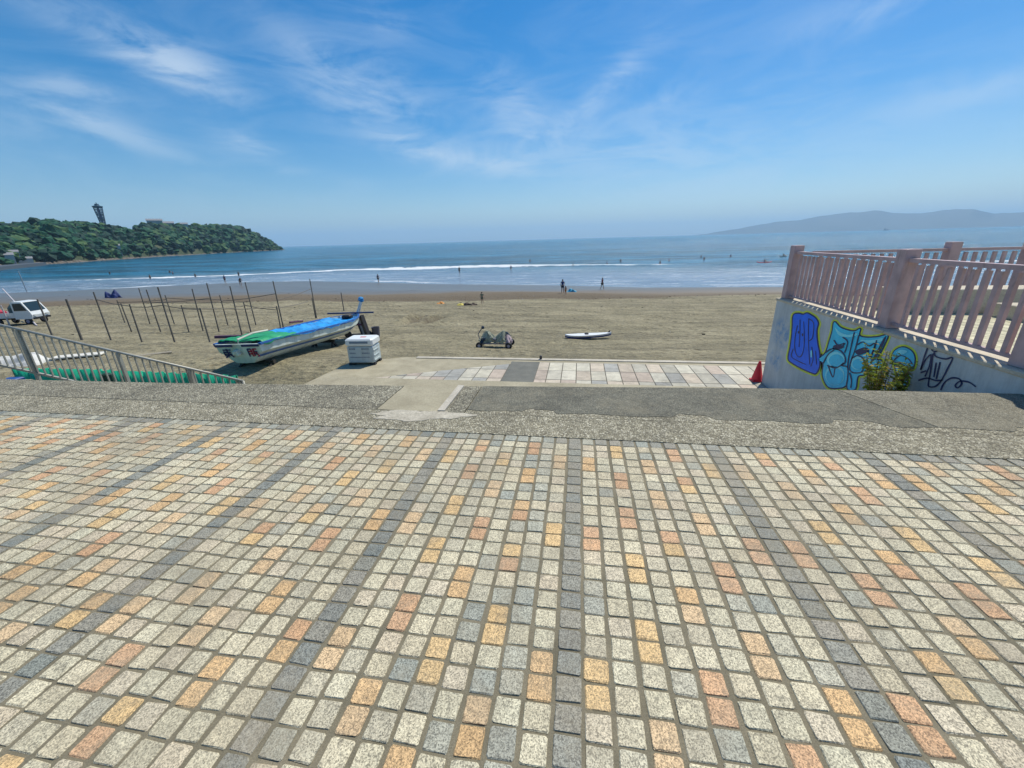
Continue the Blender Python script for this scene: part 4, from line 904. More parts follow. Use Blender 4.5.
MB().add([(Ls * .40, -.01, .20), (Ls * .47, -.01, .20), (Ls * .475, -.01, .33), (Ls * .40, .01, .20), (Ls * .47, .01, .20), (Ls * .475, .01, .33)], [(0, 1, 2), (5, 4, 3), (0, 3, 4, 1), (1, 4, 5, 2), (2, 5, 3, 0)]).build('fin', blk, sb)
MB().box((-.08, 0, .22), (.16, .18, .06), bev=.02).build('leash', blk, sb)

# ------------------------------------------------------------------ small truck
TP = G(23, 324); TPa = G(8, 324.5); TPb = G(40, 323.5); an = math.atan2(TPb[1] - TPa[1], TPb[0] - TPa[0]) + .22
trk = empty('pickup_truck', tuple(TP), 'small white pickup truck parked on the sand at the far left', 'truck', rz=an); trk.scale = (.80, .80, .86)
tw = simple('truck_white', (.74, .77, .76), .3, .05); tg = simple('truck_glass', (.02, .04, .05), .1, .1); tbk = simple('tyre', (.02, .02, .025), .8)
cabp = [(.35, .45), (1.62, .45), (1.68, .75), (1.58, 1.0), (1.18, 1.72), (.50, 1.76), (.36, 1.70)]
vs = [(x, s_ * (.70 if z > 1.2 else .735), z) for s_ in (-1, 1) for x, z in cabp]; n_ = len(cabp)
MB().add(vs, [tuple(range(n_)), tuple(range(2 * n_ - 1, n_ - 1, -1))] + [(i, n_ + i, n_ + (i + 1) % n_, (i + 1) % n_) for i in range(n_)]).build('cab', tw, trk)
MB().add([(1.585, -.62, 1.03), (1.585, .62, 1.03), (1.215, .60, 1.68), (1.215, -.60, 1.68)], [(0, 1, 2, 3)]).build('windscreen', tg, trk)
for s_ in (-1, 1): MB().add([(.48, s_ * .742, 1.08), (1.44, s_ * .742, 1.08), (1.14, s_ * .712, 1.62), (.50, s_ * .712, 1.62)], [(0, 1, 2, 3)]).build('side_window', tg, trk)
MB().box((-.68, 0, .62), (1.98, 1.40, .12)).box((-.68, .68, .80), (1.98, .04, .28)).box((-.68, -.68, .80), (1.98, .04, .28)).box((-1.66, 0, .80), (.04, 1.36, .28)).build('cargo_bed', tw, trk)
MB().box((-.1, 0, .48), (3.1, .8, .14)).build('chassis', blk, trk)
for x_ in (1.15, -1.05):
    for s_ in (-.62, .62):
        w_ = MB().wheel((x_, s_, .27), .27, .16, math.pi / 2).build('wheel', tbk, trk); MB().wheel((x_, s_, .27), .14, .17, math.pi / 2, 12).build('rim', simple('rim_steel', (.35, .33, .45), .4), w_)
for s_ in (-.5, .5): MB().box((1.70, s_, .72), (.03, .22, .12)).build('headlight', simple('lamp_glass', (.6, .62, .6), .2), trk)
MB().box((1.68, 0, .48), (.08, 1.38, .14)).build('bumper', blk, trk)
# load on the bed
for (lx, ly, col, nm, lab) in ((-.15, 0, (.03, .08, .09), 'equipment_sack', 'dark green sack standing on the truck bed behind the cab'), (-1.35, 0, (.45, .03, .07), 'fuel_can', 'red can on the rear of the truck bed')):
    q_ = trk.matrix_basis @ Vector((lx, ly, .68)); q_ = Vector((TP[0] + .8 * lx * math.cos(an), TP[1] + .8 * lx * math.sin(an), TP[2] + .58))
    tag(MB().lathe(tuple(q_), [(.22, 0), (.30, .12), (.30, .5 if lx > -1 else .28), (.14, .72 if lx > -1 else .36), (.08, .78 if lx > -1 else .40)], 12).build(nm, simple(nm, col, .7)), lab, 'sack' if lx > -1 else 'can')

# ------------------------------------------------------------------ people
def skin_obj(name, verts, edges, radii, mat, sub=1):
    me = bpy.data.meshes.new(name); me.from_pydata(verts, edges, []); o = bpy.data.objects.new(name, me); COL.objects.link(o)
    m_ = o.modifiers.new('skin', 'SKIN'); m_.use_smooth_shade = True
    sv = me.skin_vertices[0].data if me.skin_vertices else None
    if sv is None:
        bpy.context.view_layer.objects.active = o; o.select_set(True); sv = me.skin_vertices[0].data
    for i, r in enumerate(radii): sv[i].radius = (r if isinstance(r, tuple) else (r, r)); sv[i].use_root = (i == 0)
    s2 = o.modifiers.new('sub', 'SUBSURF'); s2.levels = s2.render_levels = sub
    dg = bpy.context.evaluated_depsgraph_get(); nm = bpy.data.meshes.new_from_object(o.evaluated_get(dg)); bpy.data.objects.remove(o)
    nm.name = name; nm.materials.clear(); nm.materials.append(mat); return nm
skinm = simple('skin', (.42, .24, .16), .6, .1); hairm = simple('hair', (.02, .015, .012), .7)
def joints(pose):
    # standing height about 1.68; x = sideways, y = facing (-y)
    J = dict(pel=(0, 0, .93), ch=(0, 0, 1.18), nk=(0, 0, 1.42), n2=(0, -.01, 1.49), hd=(0, -.02, 1.58), ht=(0, -.01, 1.66))
    if pose == 'walk':
        L = [(-.09, 0, .88), (-.10, -.14, .48), (-.10, -.22, .09), (-.10, -.34, .05)]; Rr = [(.09, 0, .88), (.10, .04, .48), (.10, .26, .14), (.10, .20, .05)]
        AL = [(-.17, 0, 1.38), (-.22, .12, 1.12), (-.22, .05, .88), (-.22, .0, .80)]; AR = [(.17, 0, 1.38), (.22, -.12, 1.13), (.20, -.24, .94), (.20, -.29, .88)]
    elif pose == 'bend':
        J = dict(pel=(0, 0, .88), ch=(0, -.16, 1.08), nk=(0, -.34, 1.22), n2=(0, -.40, 1.25), hd=(0, -.47, 1.28), ht=(0, -.54, 1.30))
        L = [(-.09, 0, .84), (-.11, -.04, .46), (-.11, .04, .09), (-.11, -.09, .04)]; Rr = [(.09, 0, .84), (.11, -.04, .46), (.11, .06, .09), (.11, -.07, .04)]
        AL = [(-.17, -.30, 1.18), (-.19, -.38, .92), (-.17, -.44, .70), (-.16, -.46, .62)]; AR = [(.17, -.30, 1.18), (.19, -.38, .92), (.17, -.44, .70), (.16, -.46, .62)]
    elif pose == 'sit':
        J = dict(pel=(0, 0, .16), ch=(0, .0, .40), nk=(0, -.03, .64), n2=(0, -.04, .71), hd=(0, -.05, .80), ht=(0, -.04, .88))
        L = [(-.09, -.04, .14), (-.13, -.44, .26), (-.12, -.80, .10), (-.12, -.92, .12)]; Rr = [(.09, -.04, .14), (.13, -.44, .26), (.12, -.80, .10), (.12, -.92, .12)]
        AL = [(-.17, -.02, .60), (-.30, -.14, .42), (-.36, -.36, .44), (-.36, -.43, .45)]; AR = [(.17, -.02, .60), (.28, -.16, .44), (.26, -.38, .52), (.25, -.44, .54)]
    else:
        L = [(-.09, 0, .88), (-.11, -.02, .48), (-.12, .02, .09), (-.13, -.10, .04)]; Rr = [(.09, 0, .88), (.11, -.02, .48), (.13, .02, .09), (.14, -.10, .04)]
        AL = [(-.17, 0, 1.38), (-.24, .03, 1.12), (-.25, -.04, .88), (-.24, -.06, .80)]; AR = [(.17, 0, 1.38), (.26, .02, 1.14), (.16, -.14, .98), (.10, -.18, .98)]
    return J, L, Rr, AL, AR
_bc = {}
def body(pose):
    if pose in _bc: return _bc[pose]
    J, L, Rr, AL, AR = joints(pose); v = [J[k] for k in ('pel', 'ch', 'nk', 'n2', 'hd', 'ht')]; r = [(.14, .10), (.135, .095), (.075, .06), (.05, .05), (.085, .095), (.055, .06)]; e = [(i, i + 1) for i in range(5)]
    for C, root, rr in ((L, 0, [.085, .058, .040, .032]), (Rr, 0, [.085, .058, .040, .032]), (AL, 2, [.055, .040, .032, .026]), (AR, 2, [.055, .040, .032, .026])):
        s0 = len(v); v += C; r += rr; e += [(root, s0)] + [(s0 + i, s0 + i + 1) for i in range(3)]
    b_ = skin_obj('person', v, e, r, skinm, 1)
    sh = skin_obj('shirt', [J['pel'], J['ch'], tuple(np.array(J['nk']) - [0, 0, .03]), AL[0], tuple((np.array(AL[0]) + AL[1]) / 2), AR[0], tuple((np.array(AR[0]) + AR[1]) / 2)], [(0, 1), (1, 2), (2, 3), (3, 4), (2, 5), (5, 6)], [(.155, .118), (.15, .112), (.09, .08), .068, .06, .068, .06], skinm, 1)
    mid = lambda C: tuple(np.array(C[0]) * .35 + np.array(C[1]) * .65)
    so = skin_obj('shorts', [J['pel'], L[0], mid(L), Rr[0], mid(Rr)], [(0, 1), (1, 2), (0, 3), (3, 4)], [(.158, .122), .10, .085, .10, .085], skinm, 1)
    hh = J['hd']; hair = MB().lathe((hh[0], hh[1] + .02, hh[2]), [(.03, -.05), (.088, -.03), (.098, .03), (.08, .085), (.03, .112)], 12)
    hm_ = hair.build('hair', hairm, smooth=True); hme = hm_.data; bpy.data.objects.remove(hm_)
    _bc[pose] = (b_, sh, so, hme); return _bc[pose]
def person(px, py, pose, rz, label, top=None, bottom=(.02, .02, .05), scale=1.0, sink=0.0, base=None, group=None):
    b_, sh, so, hme = body(pose)
    if base is None:
        p = G(px, py)
        if p[2] < SEA: p = U(px, py, SEA); p = np.array([p[0], p[1], SEA])
    else: p = np.array(base)
    sc_ = scale
    o = bpy.data.objects.new('person', b_); COL.objects.link(o); o.location = (p[0], p[1], p[2] - sink); o.rotation_euler = (0, 0, rz); o.scale = (sc_,) * 3; tag(o, label, 'person', group)
    for nm, me_, c_ in (('shirt', sh, top), ('shorts', so, bottom), ('hair', hme, None)):
        if nm == 'shirt' and top is None: continue
        me2 = me_.copy() if c_ is not None else me_
        if c_ is not None: me2.materials.clear(); me2.materials.append(simple('%s_%.2f_%.2f_%.2f' % ((nm,) + tuple(c_)), c_, .7, .15))
        ch = bpy.data.objects.new(nm, me2); COL.objects.link(ch); ch.parent = o
    return o
NV = (.015, .03, .16); BKc = (.015, .015, .02)
person(562.5, 293.5, 'stand', .5, 'person in a blue top standing on the damp sand near the water', NV, (.02, .02, .05), 1.0)
person(565.5, 295, 'stand', -.6, 'small child with orange shorts beside the person in the blue top', (.5, .25, .12), (.6, .2, .04), .62)
person(602, 289.5, 'walk', 2.2, 'person in dark red walking along the wet sand', (.22, .03, .05), BKc, 1.0)
person(459.5, 273.5, 'walk', .4, 'person in dark clothes wading in the shallows near the breaking wave', BKc, BKc, 1.0, .12)
person(378.6, 283, 'walk', 1.2, 'person in dark clothes walking on the wet sand behind the boat bow', (.05, .06, .12), BKc, 1.0)
person(225.6, 283, 'stand', .2, 'person in navy standing at the water behind the pole framework', NV, BKc, 1.0)
person(241, 286, 'bend', 1.0, 'person bending on the wet sand behind the pole framework', BKc, BKc, 1.0)
person(239, 276, 'stand', .2, 'person in dark standing in the foam left of the boat', BKc, BKc, 1.0, .5)
person(482.3, 304, 'stand', .3, 'person in grey green clothes standing on the sand near the two yellow things', (.16, .20, .13), (.12, .14, .10), .65)
person(170, 273, 'stand', 1.2, 'surfer in a black wetsuit standing farthest out at left', BKc, BKc, 1.0, .75)
person(173, 274, 'stand', -.8, 'surfer in a red and black suit next to the farthest surfer at left', (.3, .04, .05), BKc, 1.0, .8)
person(150.5, 279, 'stand', .2, 'surfer in brown suit in the foam at left', (.12, .05, .03), BKc, 1.0, .5)
person(195.6, 277, 'stand', .2, 'surfer in black standing in the white foam right of the brown suit', BKc, BKc, 1.0, .7)
person(110, 274, 'stand', .2, 'lone surfer waist deep off the left shore', BKc, BKc, 1.0, .8)
for i, (x, y, l) in enumerate(((511, 269, 'surfer in the water straight out from the beach cart'), (530, 262, 'swimmer far out left of the surfboard'), (573, 266, 'surfer waiting above the standing person in blue'), (607, 264.5, 'surfer in the water above the person in dark red'),
        (620.5, 262, 'surfer beyond the breaking wave just right of the person in dark red'), (660, 264, 'surfer just behind the long foam line'), (669, 261.5, 'surfer beyond the foam line in the middle of the right half'), (701, 257.5, 'farther of two surfers close together out at sea'), (704, 260, 'nearer of two surfers close together out at sea'), (730.5, 257, 'lone surfer far out left of the fence'))):
    person(x, y, 'stand', i * .7, l, BKc if i % 3 else NV, BKc, 1.0, .75)
def surf(px, py, col, label, L=2.6, rz=0.0, cat='surfboard', nm='surfboard', z=None):
    p = U(px, py, SEA); n = 16; vs = []
    for k in range(n + 1): t = k / n; w = .33 * math.sin(math.pi * max(.001, min(.999, t)) ** .85) ** .6; x = (t - .5) * L; k_ = .25 * (2 * t - 1) ** 4; vs += [(x, -w, .16 + k_), (x, 0, .2 + k_), (x, w, .16 + k_), (x, 0, .02 + k_)]
    fs = [(i * 4 + a, i * 4 + (a + 1) % 4, (i + 1) * 4 + (a + 1) % 4, (i + 1) * 4 + a) for i in range(n) for a in range(4)]
    o = MB().add(vs, fs).build(nm, simple('kayak_%.2f' % col[0], col, .4)); o.location = (p[0], p[1], SEA + .12); o.rotation_euler = (0, 0, rz); return tag(o, label, cat), p
o, p = surf(764, 263.5, (.65, .08, .12), 'red kayak riding the breaking wave left of the fence', 3.6, .1, 'kayak', 'kayak')
person(0, 0, 'sit', 1.6, 'paddler sitting in the red kayak', (.05, .08, .2), BKc, 1.05, 0, (p[0], p[1], SEA + .20))
pd = MB().tube([(p[0] - .9, p[1] - .45, SEA + .65), (p[0] + .9, p[1] - .45, SEA + 1.05)], .03, 6).build('paddle', blk); tag(pd, 'black paddle held across the red kayak', 'paddle')
o, p = surf(783, 257, (.70, .72, .74), 'white surfboard on the water beside the tall fence post', 2.6, .2)
person(0, 0, 'sit', 1.6, 'surfer sitting on the white board beside the tall fence post', BKc, BKc, 1.0, 0, (p[0], p[1], SEA + .22))
# small things on the far sand
p = G(440.5, 303.5); heap('beach_towel', (p[0], p[1], p[2]), .38, .3, .22, simple('orange_cloth', (.75, .30, .06), .7), 'orange cloth bundle on the sand above the dug hollows', 'towel', 3)
p = G(463, 305.2); heap('beach_towel', (p[0], p[1], p[2]), .55, .35, .22, simple('yellow_cloth', (.62, .52, .10), .7), 'yellow cloth on the sand left of the person in grey green', 'towel', 6)
p = G(470.5, 305); heap('beach_bag', (p[0], p[1], p[2]), .6, .3, .28, simple('brown_cloth', (.09, .06, .04), .7), 'dark brown bag lying beside the yellow cloth', 'bag', 7)
p = G(571.5, 292); heap('float_ring', (p[0], p[1], p[2]), .65, .4, .5, simple('cyan_plastic', (.04, .38, .55), .5), 'light blue float lying on the sand between the two standing people', 'float', 8)
p = G(113.5, 297.5); heap('beach_bag', (p[0], p[1], p[2]), .7, .5, .9, simple('navy_cloth', (.02, .04, .16), .7), 'navy blue bundle on the sand near the water at left', 'bag', 9)
tag(MB().tube([G(290, 324) + [0, 0, .10], G(303, 322.5) + [0, 0, .10]], .06, 6).build('log', simple('maroon_paint', (.10, .02, .08), .5)), 'short maroon log on the sand behind the boat', 'log')

db = MB()
for k_ in range(260):
    x_ = random.uniform(-60, 45); yb = float(np.interp(x_, BD[0], BD[1])) if random.random() < .45 else random.uniform(12, 48); y_ = yb + random.gauss(0, .6 if yb > 40 else 0)
    if y_ < 11.6: continue
    l_ = random.uniform(.02, .10) * (1 + y_ / 40); z_ = float(tz(x_, y_)) + .012
    db.box((x_, y_, z_), (l_, l_ * random.uniform(.15, .7), .02 + l_ * .15), rz=random.uniform(0, 3.1), mi=random.choice((0, 0, 0, 1, 2)))
tag(db.build('driftwood_and_weed', [simple('dry_seaweed', (.06, .05, .03), .9), simple('drift_stick', (.30, .25, .17), .9), simple('shell_bits', (.5, .47, .4), .8)]), 'small dark bits of seaweed, sticks and shells scattered over the sand', 'debris', kind='stuff')
# ------------------------------------------------------------------ island
TOPP = [(-260, 232), (-160, 226), (-60, 224), (0, 227), (8, 223), (28, 224), (42, 221.5), (61, 219.5), (71, 222), (93, 223.5), (113, 225.5), (127, 228), (143, 232), (147, 226), (159, 225), (176, 226), (198, 227), (221, 226), (244, 228.5), (261, 235), (272, 241), (279, 246)]
SHD = [(-260, 330), (0, 400), (60, 450), (120, 540), (200, 720), (260, 930), (283, 1050)]
def isl(px, s):        # s 0 = shore, 1 = ridge, 2 = back
    D = np.interp(px, [a for a, _ in SHD], [b for _, b in SHD]); r = ray(px, 250); hdx = r[:2] / np.hypot(*r[:2]); depth = float(np.interp(px, [-260, 200, 283], [120, 110, 25]))
    Dd = D + depth * s; ty = np.interp(px, [a for a, _ in TOPP], [b for _, b in TOPP]); Dr = D + depth
    rt = ray(px, ty); k = Dr / np.hypot(rt[0], rt[1]); ztop = EYE[2] + rt[2] * k; H_ = max(2.0, ztop - 6.0 - SEA)
    f = math.sin(min(1, s) * math.pi / 2) ** .75 if s <= 1 else math.cos((s - 1) * math.pi / 2)
    return (hdx[0] * Dd, hdx[1] * Dd, SEA - .5 + H_ * max(0, f))
mb = MB(); pxs = np.linspace(-260, 283, 140); ss_ = np.linspace(0, 2, 15); vs = [isl(a, b_) for a in pxs for b_ in ss_]
vs = [(x + rng.normal(0, 1), y + rng.normal(0, 1), z + (rng.normal(0, .8) if z > SEA else 0)) for x, y, z in vs]; k = len(ss_)
mb.add(vs, [(i * k + j, (i + 1) * k + j, (i + 1) * k + j + 1, i * k + j + 1) for i in range(len(pxs) - 1) for j in range(k - 1)])
tag(mb.build('hills', mat_leaf('island_ground', (.03, .045, .02), (.05, .07, .03), (.08, .09, .05), .05)), kind='structure')
# rocky foot
mb = MB(); pxs = np.linspace(-260, 284, 260)
for a in pxs:
    x, y, z = isl(a, 0); h_ = random.uniform(.8, 2.4); w_ = random.uniform(2, 5); mb.lathe((x, y, SEA - 1), [(w_, 0), (w_ * .9, h_ * .6), (w_ * .5, h_ + .4)], 6)
rk = mb.build('shore_rocks', mat_rough('rock', (.10, .09, .075), (.20, .17, .14), .3, 3, .9, .1, .3)); tag(rk, 'band of brown rocks along the foot of the wooded island', 'rocks', kind='stuff')
# wood: leafy clumps made of many small faces
def ico():
    import bmesh
    b_ = bmesh.new(); bmesh.ops.create_icosphere(b_, subdivisions=2, radius=1); v = np.array([q_.co[:] for q_ in b_.verts]); f = [tuple(w_.index for w_ in q_.verts) for q_ in b_.faces]; b_.free(); return v, f
iv, ifc = ico(); mb = MB(); V = []; Fc = []; MI = []
for i in range(4600):
    a = random.uniform(-250, 282); s_ = random.uniform(0.03, 1.25) if i % 4 else random.uniform(.85, 1.05)
    x, y, z = isl(a, s_); D = math.hypot(x, y); taper = min(1, (284 - a) / 40 + .2)
    rr = random.choice((1.6, 2.4, 3.2, 4.6)) * random.uniform(.8, 1.25) * D / 600 * max(.4, taper) + .6
    jit = 1 + rng.normal(0, .24, len(iv)); P3 = iv * jit[:, None] * [rr, rr, rr * random.uniform(.6, .95)] + [x, y, z + rr * .2 + random.uniform(.2, 2.2)]
    o_ = len(V); V += list(map(tuple, P3)); Fc += [tuple(q_ + o_ for q_ in f) for f in ifc]; MI += [random.choice((0, 0, 1, 1, 2))] * len(ifc)
mb.v = V; mb.f = Fc; mb.m = MI
wd = mb.build('wood', [mat_leaf('dark_leaf', (.002, .018, .018), (.005, .034, .025), (.014, .054, .032), .25), mat_leaf('mid_leaf', (.004, .042, .028), (.013, .075, .04), (.035, .11, .042), .25), mat_leaf('light_leaf', (.02, .065, .03), (.05, .11, .04), (.11, .17, .05), .25)])
tag(wd, 'dense dark green wood covering the island across the water', 'wood', kind='stuff')
# lookout tower
TPX = (102, 226); b3 = isl(112, 1.0); D = math.hypot(b3[0], b3[1]); zb = b3[2]; zt3 = topz(101, 204.0, np.array(b3)); Ht = zt3 - zb
tw_ = empty('lookout_tower', (b3[0], b3[1], zb), 'dark lattice lookout tower flaring towards its top on the island', 'tower')
stl = simple('tower_steel', (.10, .16, .22), .5); n = 12
fr_ = lambda f: D / 600 * (1.4 + 2.0 * f)
mb = MB()
for k in range(n):
    for sgn in (1, -1):
        pts = []
        for i in range(9): f = i / 8; a = 2 * math.pi * k / n + sgn * f * 1.2; pts.append((b3[0] + fr_(f) * math.cos(a), b3[1] + fr_(f) * math.sin(a), zb + Ht * .86 * f))
        mb.tube(pts, .22, 4)
part_at(mb.build('lattice', stl), tw_)
mb = MB()
for f in (.15, .35, .55, .75): mb.lathe((b3[0], b3[1], zb + Ht * .86 * f), [(fr_(f), -.3), (fr_(f) + .1, 0), (fr_(f), .3)], 16)
part_at(mb.build('ring', stl), tw_)
part_at(MB().lathe((b3[0], b3[1], zb), [(1.1, 0), (1.1, Ht * .86)], 10).build('shaft', simple('tower_core', (.22, .20, .32), .6)), tw_)
part_at(MB().lathe((b3[0], b3[1], zb + Ht * .86), [(fr_(1), 0), (fr_(1) + .7, .8), (fr_(1) + .7, Ht * .06), (fr_(1) * .6, Ht * .08), (fr_(1) * .45, Ht * .14)], 18).build('observation_deck', simple('tower_deck', (.03, .08, .12), .4)), tw_)
part_at(MB().tube([(b3[0], b3[1], zb + Ht * .98), (b3[0], b3[1], zb + Ht * 1.05)], .35, 6).build('mast', stl), tw_)
# pale buildings in the wood
bwm = simple('pale_render', (.42, .43, .42), .7); rfm = simple('house_roof', (.25, .26, .28), .7)
def house(px, s_, w, d_, h, label, lift=2.0):
    x, y, z = isl(px, s_); an_ = math.atan2(y, x) + math.pi / 2; rt = empty('house', (x, y, z), label, 'house', rz=an_)
    MB().box((0, 0, h / 2 + lift - 3), (w, d_, h + 6)).build('wall', bwm, rt)
    MB().add([(-w * .54, -d_ * .56, h + lift), (w * .54, -d_ * .56, h + lift), (w * .54, d_ * .56, h + lift), (-w * .54, d_ * .56, h + lift), (-w * .54, 0, h + lift + d_ * .3), (w * .54, 0, h + lift + d_ * .3)], [(0, 1, 5, 4), (2, 3, 4, 5), (0, 4, 3), (1, 2, 5), (3, 2, 1, 0)]).build('roof', rfm, rt)
    wn = MB(); 
    for k_ in range(max(2, int(w / 3))): wn.box((-w / 2 + (k_ + .5) * w / max(2, int(w / 3)), -d_ / 2 - .05, h * .55 + lift), (1.1, .12, 1.3))
    wn.build('window', tg, rt)
house(163, .97, 16, 8, 6, 'long pale hotel near the island ridge right of the saddle', 6); house(176, .95, 12, 8, 5, 'smaller pale house right of the long hotel on the island ridge', 5); house(191, .9, 9, 7, 4, 'small pale house farthest right on the island slope', 6)
house(4, .05, 6, 5, 3, 'white house at the harbour left edge of the island', 1); house(13, .05, 4, 4, 4.5, 'narrow tall white house at the harbour', 1); house(22, .02, 6, 4, 2.0, 'low pale shed at the right end of the harbour', 1)
house(117, .12, 6, 5, 4, 'lone pale hut at the island shore below the tower', 1)
# breakwater
ba = U(-60, 273, SEA + 1.2); be = U(36, 263.5, SEA + 1.2)
tag(MB().bar((ba[0], ba[1], SEA + .2), (be[0], be[1], SEA + .2), 9, 3.0).build('breakwater', simple('wet_concrete', (.07, .09, .11), .8)), 'dark low breakwater reaching out from the island harbour at left', 'breakwater')
# ship on the horizon
p = ray(887, 227.5); k = 5200 / np.hypot(p[0], p[1])
sp_ = empty('ship', (p[0] * k, p[1] * k, SEA), 'tiny ship on the horizon below the far mountains', 'ship', rz=.3)
MB().add([(-25, -4, 0), (25, -4, 0), (32, 0, 7), (25, 4, 0), (-25, 4, 0), (-28, -5, 6), (24, -5, 6), (24, 5, 6), (-28, 5, 6)], [(0, 1, 6, 5), (1, 2, 6), (3, 7, 2), (4, 8, 7, 3), (0, 5, 8, 4), (5, 6, 2, 7, 8), (0, 4, 3, 2, 1)]).build('hull', simple('ship_hull', (.08, .10, .14), .5), sp_)
MB().box((-16, 0, 11), (10, 7, 12)).bar((8, 0, 6), (8, 0, 18), 1.2).build('superstructure', bwm, sp_)

# ------------------------------------------------------------------ far mountains
def ridge(prof, D, name, seed):
    R2 = np.random.default_rng(seed); mb = MB(); xs = np.linspace(prof[0][0], prof[-1][0], 240); rows = 12; vs = []
    base = np.array([np.interp(x, [a for a, _ in prof], [b_ for _, b_ in prof]) for x in xs])
    jit = sum(np.sin(xs / w_ + R2.uniform(0, 6)) * a for w_, a in ((11, .6), (5, .35), (2.4, .15)))
    for x, ty, j_ in zip(xs, base, jit):
        r = ray(x, ty); k_ = D / np.hypot(r[0], r[1]); z = EYE[2] + r[2] * k_; hz = max(3, z - SEA + j_ * D * .0012)
        dx, dy = r[0] * k_ / D, r[1] * k_ / D
        for i in range(rows):
            f = i / (rows - 1); dd_ = D + (f - .5) * D * .16; h_ = hz * max(0, math.sin(f * math.pi)) ** 1.1; rd_ = 1 + (.04 * math.sin(x / 9 + i * 1.7)) * (0 if i in (rows // 2, rows // 2 - 1) else 1)
            vs.append((dx * dd_, dy * dd_, SEA - 3 + h_ * rd_ + 3 * (0 < i < rows - 1)))
    fs = [(i * rows + j, (i + 1) * rows + j, (i + 1) * rows + j + 1, i * rows + j + 1) for i in range(len(xs) - 1) for j in range(rows - 1)]
    tag(mb.add(vs, fs).build(name, mat_leaf('mountain_slope_' + str(seed), (.008, .02, .03), (.015, .03, .04), (.03, .04, .045), .002), smooth=True), kind='structure')
def hz_(x): return 240 - .028 * (x - 512)
ridge([(690, 236.5), (730, 229.5), (755, 226.0), (775, 222.0), (795, 220.0), (810, 218.0), (830, 215.0), (850, 212.5), (875, 210.0), (893, 213.0), (910, 214.0), (935, 211.0), (955, 209.0), (975, 210.0), (995, 213.0), (1024, 212.0), (1080, 214.0), (1160, 218.0), (1300, 224.0)], 11500, 'mountains', 2)

# ------------------------------------------------------------------ haze
hb = MB().box((0, 8000, (700 - 26) / 2), (54400, 38400, 726)).build('haze', []) if False else None
me = MB().box((0, 13000, 337), (54200, 28400, 726)); me.m = [0] * 6
hm2 = bpy.data.materials.new('haze_air'); hm2.use_nodes = True; nt = hm2.node_tree; nt.nodes.clear(); vo = nt.nodes.new('ShaderNodeVolumePrincipled'); ou = nt.nodes.new('ShaderNodeOutputMaterial'); nt.links.new(vo.outputs[0], ou.inputs['Volume'])
vo.inputs['Density'].default_value = 1.0e-4; vo.inputs['Color'].default_value = (.55, .80, 1.0, 1); vo.inputs['Anisotropy'].default_value = .1
hz = me.build('haze', hm2); tag(hz, 'thin pale sea haze in the air', None, kind='stuff')

# ------------------------------------------------------------------ sky, sun
EL, AZ = math.radians(58), math.radians(32)
w = bpy.data.worlds.new('World'); S.world = w; w.use_nodes = True; nt = w.node_tree; bg = nt.nodes['Background']
sky = nt.nodes.new('ShaderNodeTexSky'); sky.sky_type = 'NISHITA'; sky.sun_disc = False; sky.sun_elevation = EL; sky.sun_rotation = AZ; sky.altitude = 0; sky.air_density = 1.0; sky.dust_density = 0.6; sky.ozone_density = 3.0
dr = node(nt, 'ShaderNodeTexCoord').outputs['Generated']
def dotv(vec): 
    n_ = node(nt, 'ShaderNodeVectorMath', operation='DOT_PRODUCT'); nt.links.new(dr, n_.inputs[0]); n_.inputs[1].default_value = tuple(vec); return n_.outputs['Value']
def nz(vec_scale, rot, scale, det, ro, dist):
    mp = node(nt, 'ShaderNodeMapping'); mp.inputs['Scale'].default_value = vec_scale; mp.inputs['Rotation'].default_value = rot; nt.links.new(dr, mp.inputs[0]); return noise(nt, mp.outputs[0], scale, det, ro, dist)
wisp = nz((2.0, 2.0, 7.0), (0, .35, 0), 2.2, 10, .62, .9); wisp2 = nz((2, 2, 6), (0, -.5, .3), 3.0, 10, .65, 1.2)
acc = None
CL = [(185, 68, 48, 15, 25, .9), (95, 35, 75, 14, 30, .35), (85, 90, 50, 8, 12, .5), (118, 132, 52, 9, 20, .55), (248, 146, 26, 7, 12, .8), (300, 172, 42, 4, 8, .4), (365, 92, 58, 24, 20, .62), (385, 20, 26, 10, 20, .3), (418, 150, 36, 9, 15, .75), (492, 164, 45, 8, 10, .6),
      (515, 112, 34, 20, 40, .45), (612, 82, 46, 9, -42, .55), (665, 96, 22, 7, -15, .35), (860, 14, 46, 9, -15, .4), (975, 92, 66, 11, -14, .40), (300, 45, 40, 10, 30, .2), (30, 120, 60, 30, 10, .25), (600, 150, 120, 24, 5, .3), (720, 150, 140, 60, -8, .22)]
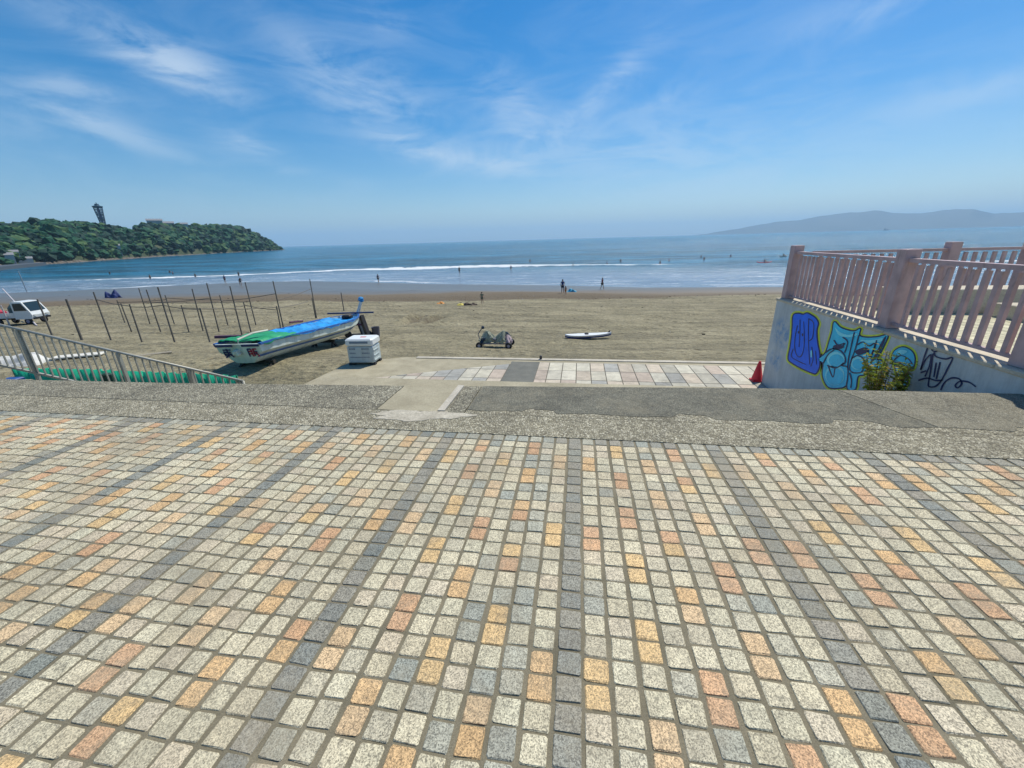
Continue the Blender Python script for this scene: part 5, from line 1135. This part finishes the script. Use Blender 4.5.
for (x, y, a, b_, an_, s_) in CL:
    c_ = ray(x, y); c_ /= np.linalg.norm(c_); an_r = math.radians(an_); e = ray(x + math.cos(an_r), y + math.sin(an_r)); e /= np.linalg.norm(e); ux = e - c_ * (e @ c_); ux /= np.linalg.norm(ux); vx = np.cross(c_, ux)
    k_ = np.linalg.norm([x - 512, y - 384, F]); q1 = mth(nt, 'POWER', mth(nt, 'MULTIPLY', dotv(ux), k_ / a * .9), 2.0); q2 = mth(nt, 'POWER', mth(nt, 'MULTIPLY', dotv(vx), k_ / b_ * .75), 2.0)
    g_ = mth(nt, 'MULTIPLY', mth(nt, 'EXPONENT', mth(nt, 'MULTIPLY', mth(nt, 'ADD', q1, q2), -1.0)), s_); g_ = mth(nt, 'MULTIPLY', g_, mth(nt, 'GREATER_THAN', dotv(c_), 0.0))
    acc = g_ if acc is None else mth(nt, 'ADD', acc, g_)
wz = mth(nt, 'ADD', mth(nt, 'MULTIPLY', wisp, .6), mth(nt, 'MULTIPLY', wisp2, .4))
cf = mth(nt, 'MULTIPLY', acc, ramp(nt, wz, [(.40, .02), (.56, 1.0)]), None, True)
veil = mth(nt, 'MULTIPLY', ramp(nt, wisp, [(.45, 0.0), (.75, 1.0)]), .10)
cf = mth(nt, 'ADD', mth(nt, 'MULTIPLY', cf, .62), veil, None, True)
hs = node(nt, 'ShaderNodeHueSaturation'); hs.inputs['Saturation'].default_value = 1.6; hs.inputs['Value'].default_value = 1.0; nt.links.new(sky.outputs[0], hs.inputs['Color'])
sc = mix(nt, hs.outputs[0], (6.2, 7.2, 8.2), cf)
nt.links.new(sc, bg.inputs['Color']); bg.inputs['Strength'].default_value = .098
sl = bpy.data.lights.new('sun', 'SUN'); sl.energy = 4.0; sl.angle = math.radians(.53); sl.color = (1, .93, .79)
so = bpy.data.objects.new('sun', sl); COL.objects.link(so)
sd = Vector((math.sin(AZ) * math.cos(EL), math.cos(AZ) * math.cos(EL), math.sin(EL))); so.rotation_euler = sd.to_track_quat('Z', 'Y').to_euler(); so.location = (0, 0, 30)
S.view_settings.view_transform = 'Standard'; S.view_settings.look = 'None'; S.view_settings.exposure = 0.25; S.view_settings.gamma = 1
S.cycles.max_bounces = 6; S.cycles.volume_bounces = 1; S.cycles.use_denoising = True
